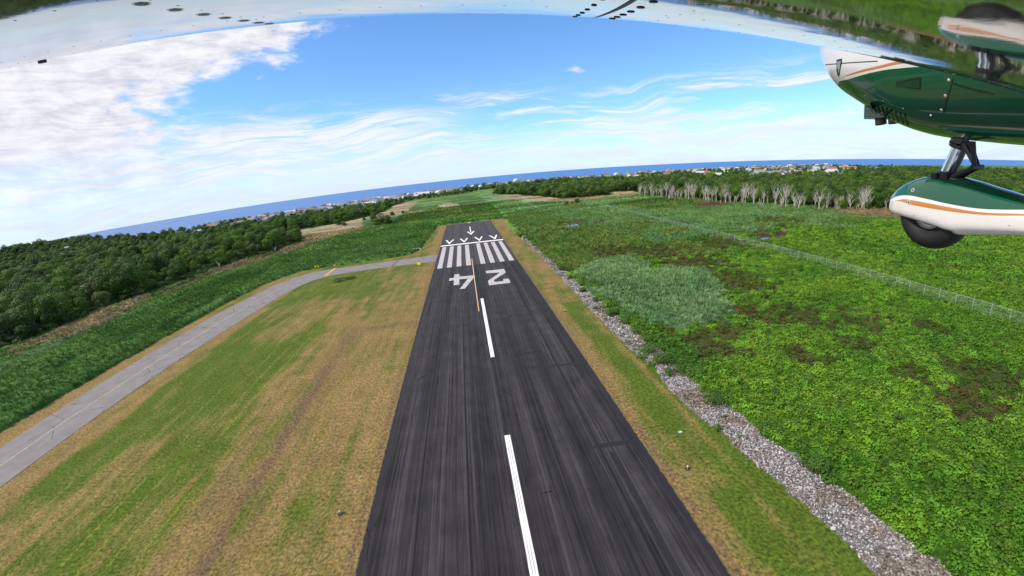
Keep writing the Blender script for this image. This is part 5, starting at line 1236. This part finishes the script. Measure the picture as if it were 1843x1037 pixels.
mb = MB(); mb.tube(TC - Vector((.085, 0, 0)), TC + Vector((.085, 0, 0)), .022, n=12); mb.build('axle', [m_gear], wheel)
# wheel fairing
PT = [(.75, -.245), (1.0, -.235), (1.3, -.215), (1.552, -.190), (1.70, -.160), (1.80, -.135), (1.90, -.117), (2.00, -.108), (2.10, -.113), (2.20, -.135), (2.28, -.168), (2.34, -.205), (2.385, -.245), (2.41, -.285), (2.418, -.325)]
PB = [(.75, -.27), (1.0, -.33), (1.3, -.385), (1.52, -.405), (1.80, -.448), (1.865, -.462), (1.93, -.458), (1.98, -.448), (2.10, -.430), (2.20, -.416), (2.30, -.402), (2.36, -.392), (2.40, -.37), (2.418, -.345)]
PW = [(.75, .01), (1.0, .045), (1.3, .085), (1.6, .112), (1.9, .128), (2.1, .132), (2.22, .122), (2.32, .096), (2.38, .064), (2.41, .032), (2.418, .010)]
def psec(y, n):
    zt, zb, hw = itp(PT, y), itp(PB, y), itp(PW, y); zm = zt + (zb - zt) * .62; out = []
    for i in range(n):
        t = 2 * math.pi * i / n; c_, s_ = math.cos(t), math.sin(t)
        x = hw * math.copysign(abs(c_) ** (.82), c_) ; z = zm + ((zt - zm) * (abs(s_) ** .95) if s_ > 0 else (zb - zm) * (abs(s_) ** .55))
        out.append((SC_ + x, y, z))
    return out
st2_ = list(np.linspace(.75, 1.5, 12)) + list(np.linspace(1.55, 2.25, 36)) + list(np.linspace(2.27, 2.418, 18)); n_ = 64
pv, pf = loft(st2_, psec, n_)
# open the bottom for the wheel
keep = []
for f in pf:
    c_ = sum((Vector(pv[i]) for i in f), Vector()) / len(f); 
    zb = itp(PB, c_.y); hw = itp(PW, c_.y)
    if len(f) == 4 and 1.875 < c_.y < 2.345 and c_.z < zb + .035 and abs(c_.x - SC_) < hw * .80: continue
    keep.append(f)
gz = [(0, -.24), (1.0, -.235), (1.30, -.250), (1.467, -.258), (1.596, -.272), (1.718, -.280), (1.901, -.272), (2.05, -.256), (2.20, -.246), (2.30, -.262), (2.36, -.285), (4, -.5)]
ou = [(0, -.26), (1.0, -.250), (1.463, -.279), (1.716, -.298), (1.899, -.290), (2.104, -.275), (2.22, -.273), (2.30, -.290), (2.36, -.315), (4, -.6)]
ol = [(0, -.27), (1.0, -.256), (1.462, -.288), (1.63, -.308), (1.801, -.316), (1.994, -.312), (2.154, -.303), (2.29, -.2925), (2.36, -.315), (4, -.6)]
m_pant = curve_mat('fairing_paint', WHITE, [(ORNG, ol), (WHITE, ou), (GREEN, gz)])
pant = mesh('wheel_fairing', pv, keep, [m_pant], gear, smooth=True)
sol = pant.modifiers.new('shell', 'SOLIDIFY'); sol.thickness = .004; sol.offset = -1
bvp = BVHTree.FromPolygons([Vector(v) for v in pv], pf)
for (y, z) in ((2.150, -.208), (2.170, -.288)):
    d = Vector((2.67, y, z)).normalized(); h = bvp.ray_cast(Vector((0, 0, 0)), d)
    if h[0] is None: continue
    nn = h[1] if h[1].dot(d) < 0 else -h[1]; mb = MB(); disc(mb, h[0], nn, .0135, .004, 16, 0); disc(mb, h[0] + nn * .004, nn, .0075, .001, 6, 1); mb.build('fairing_bolt', [m_chrome, m_blk], gear)
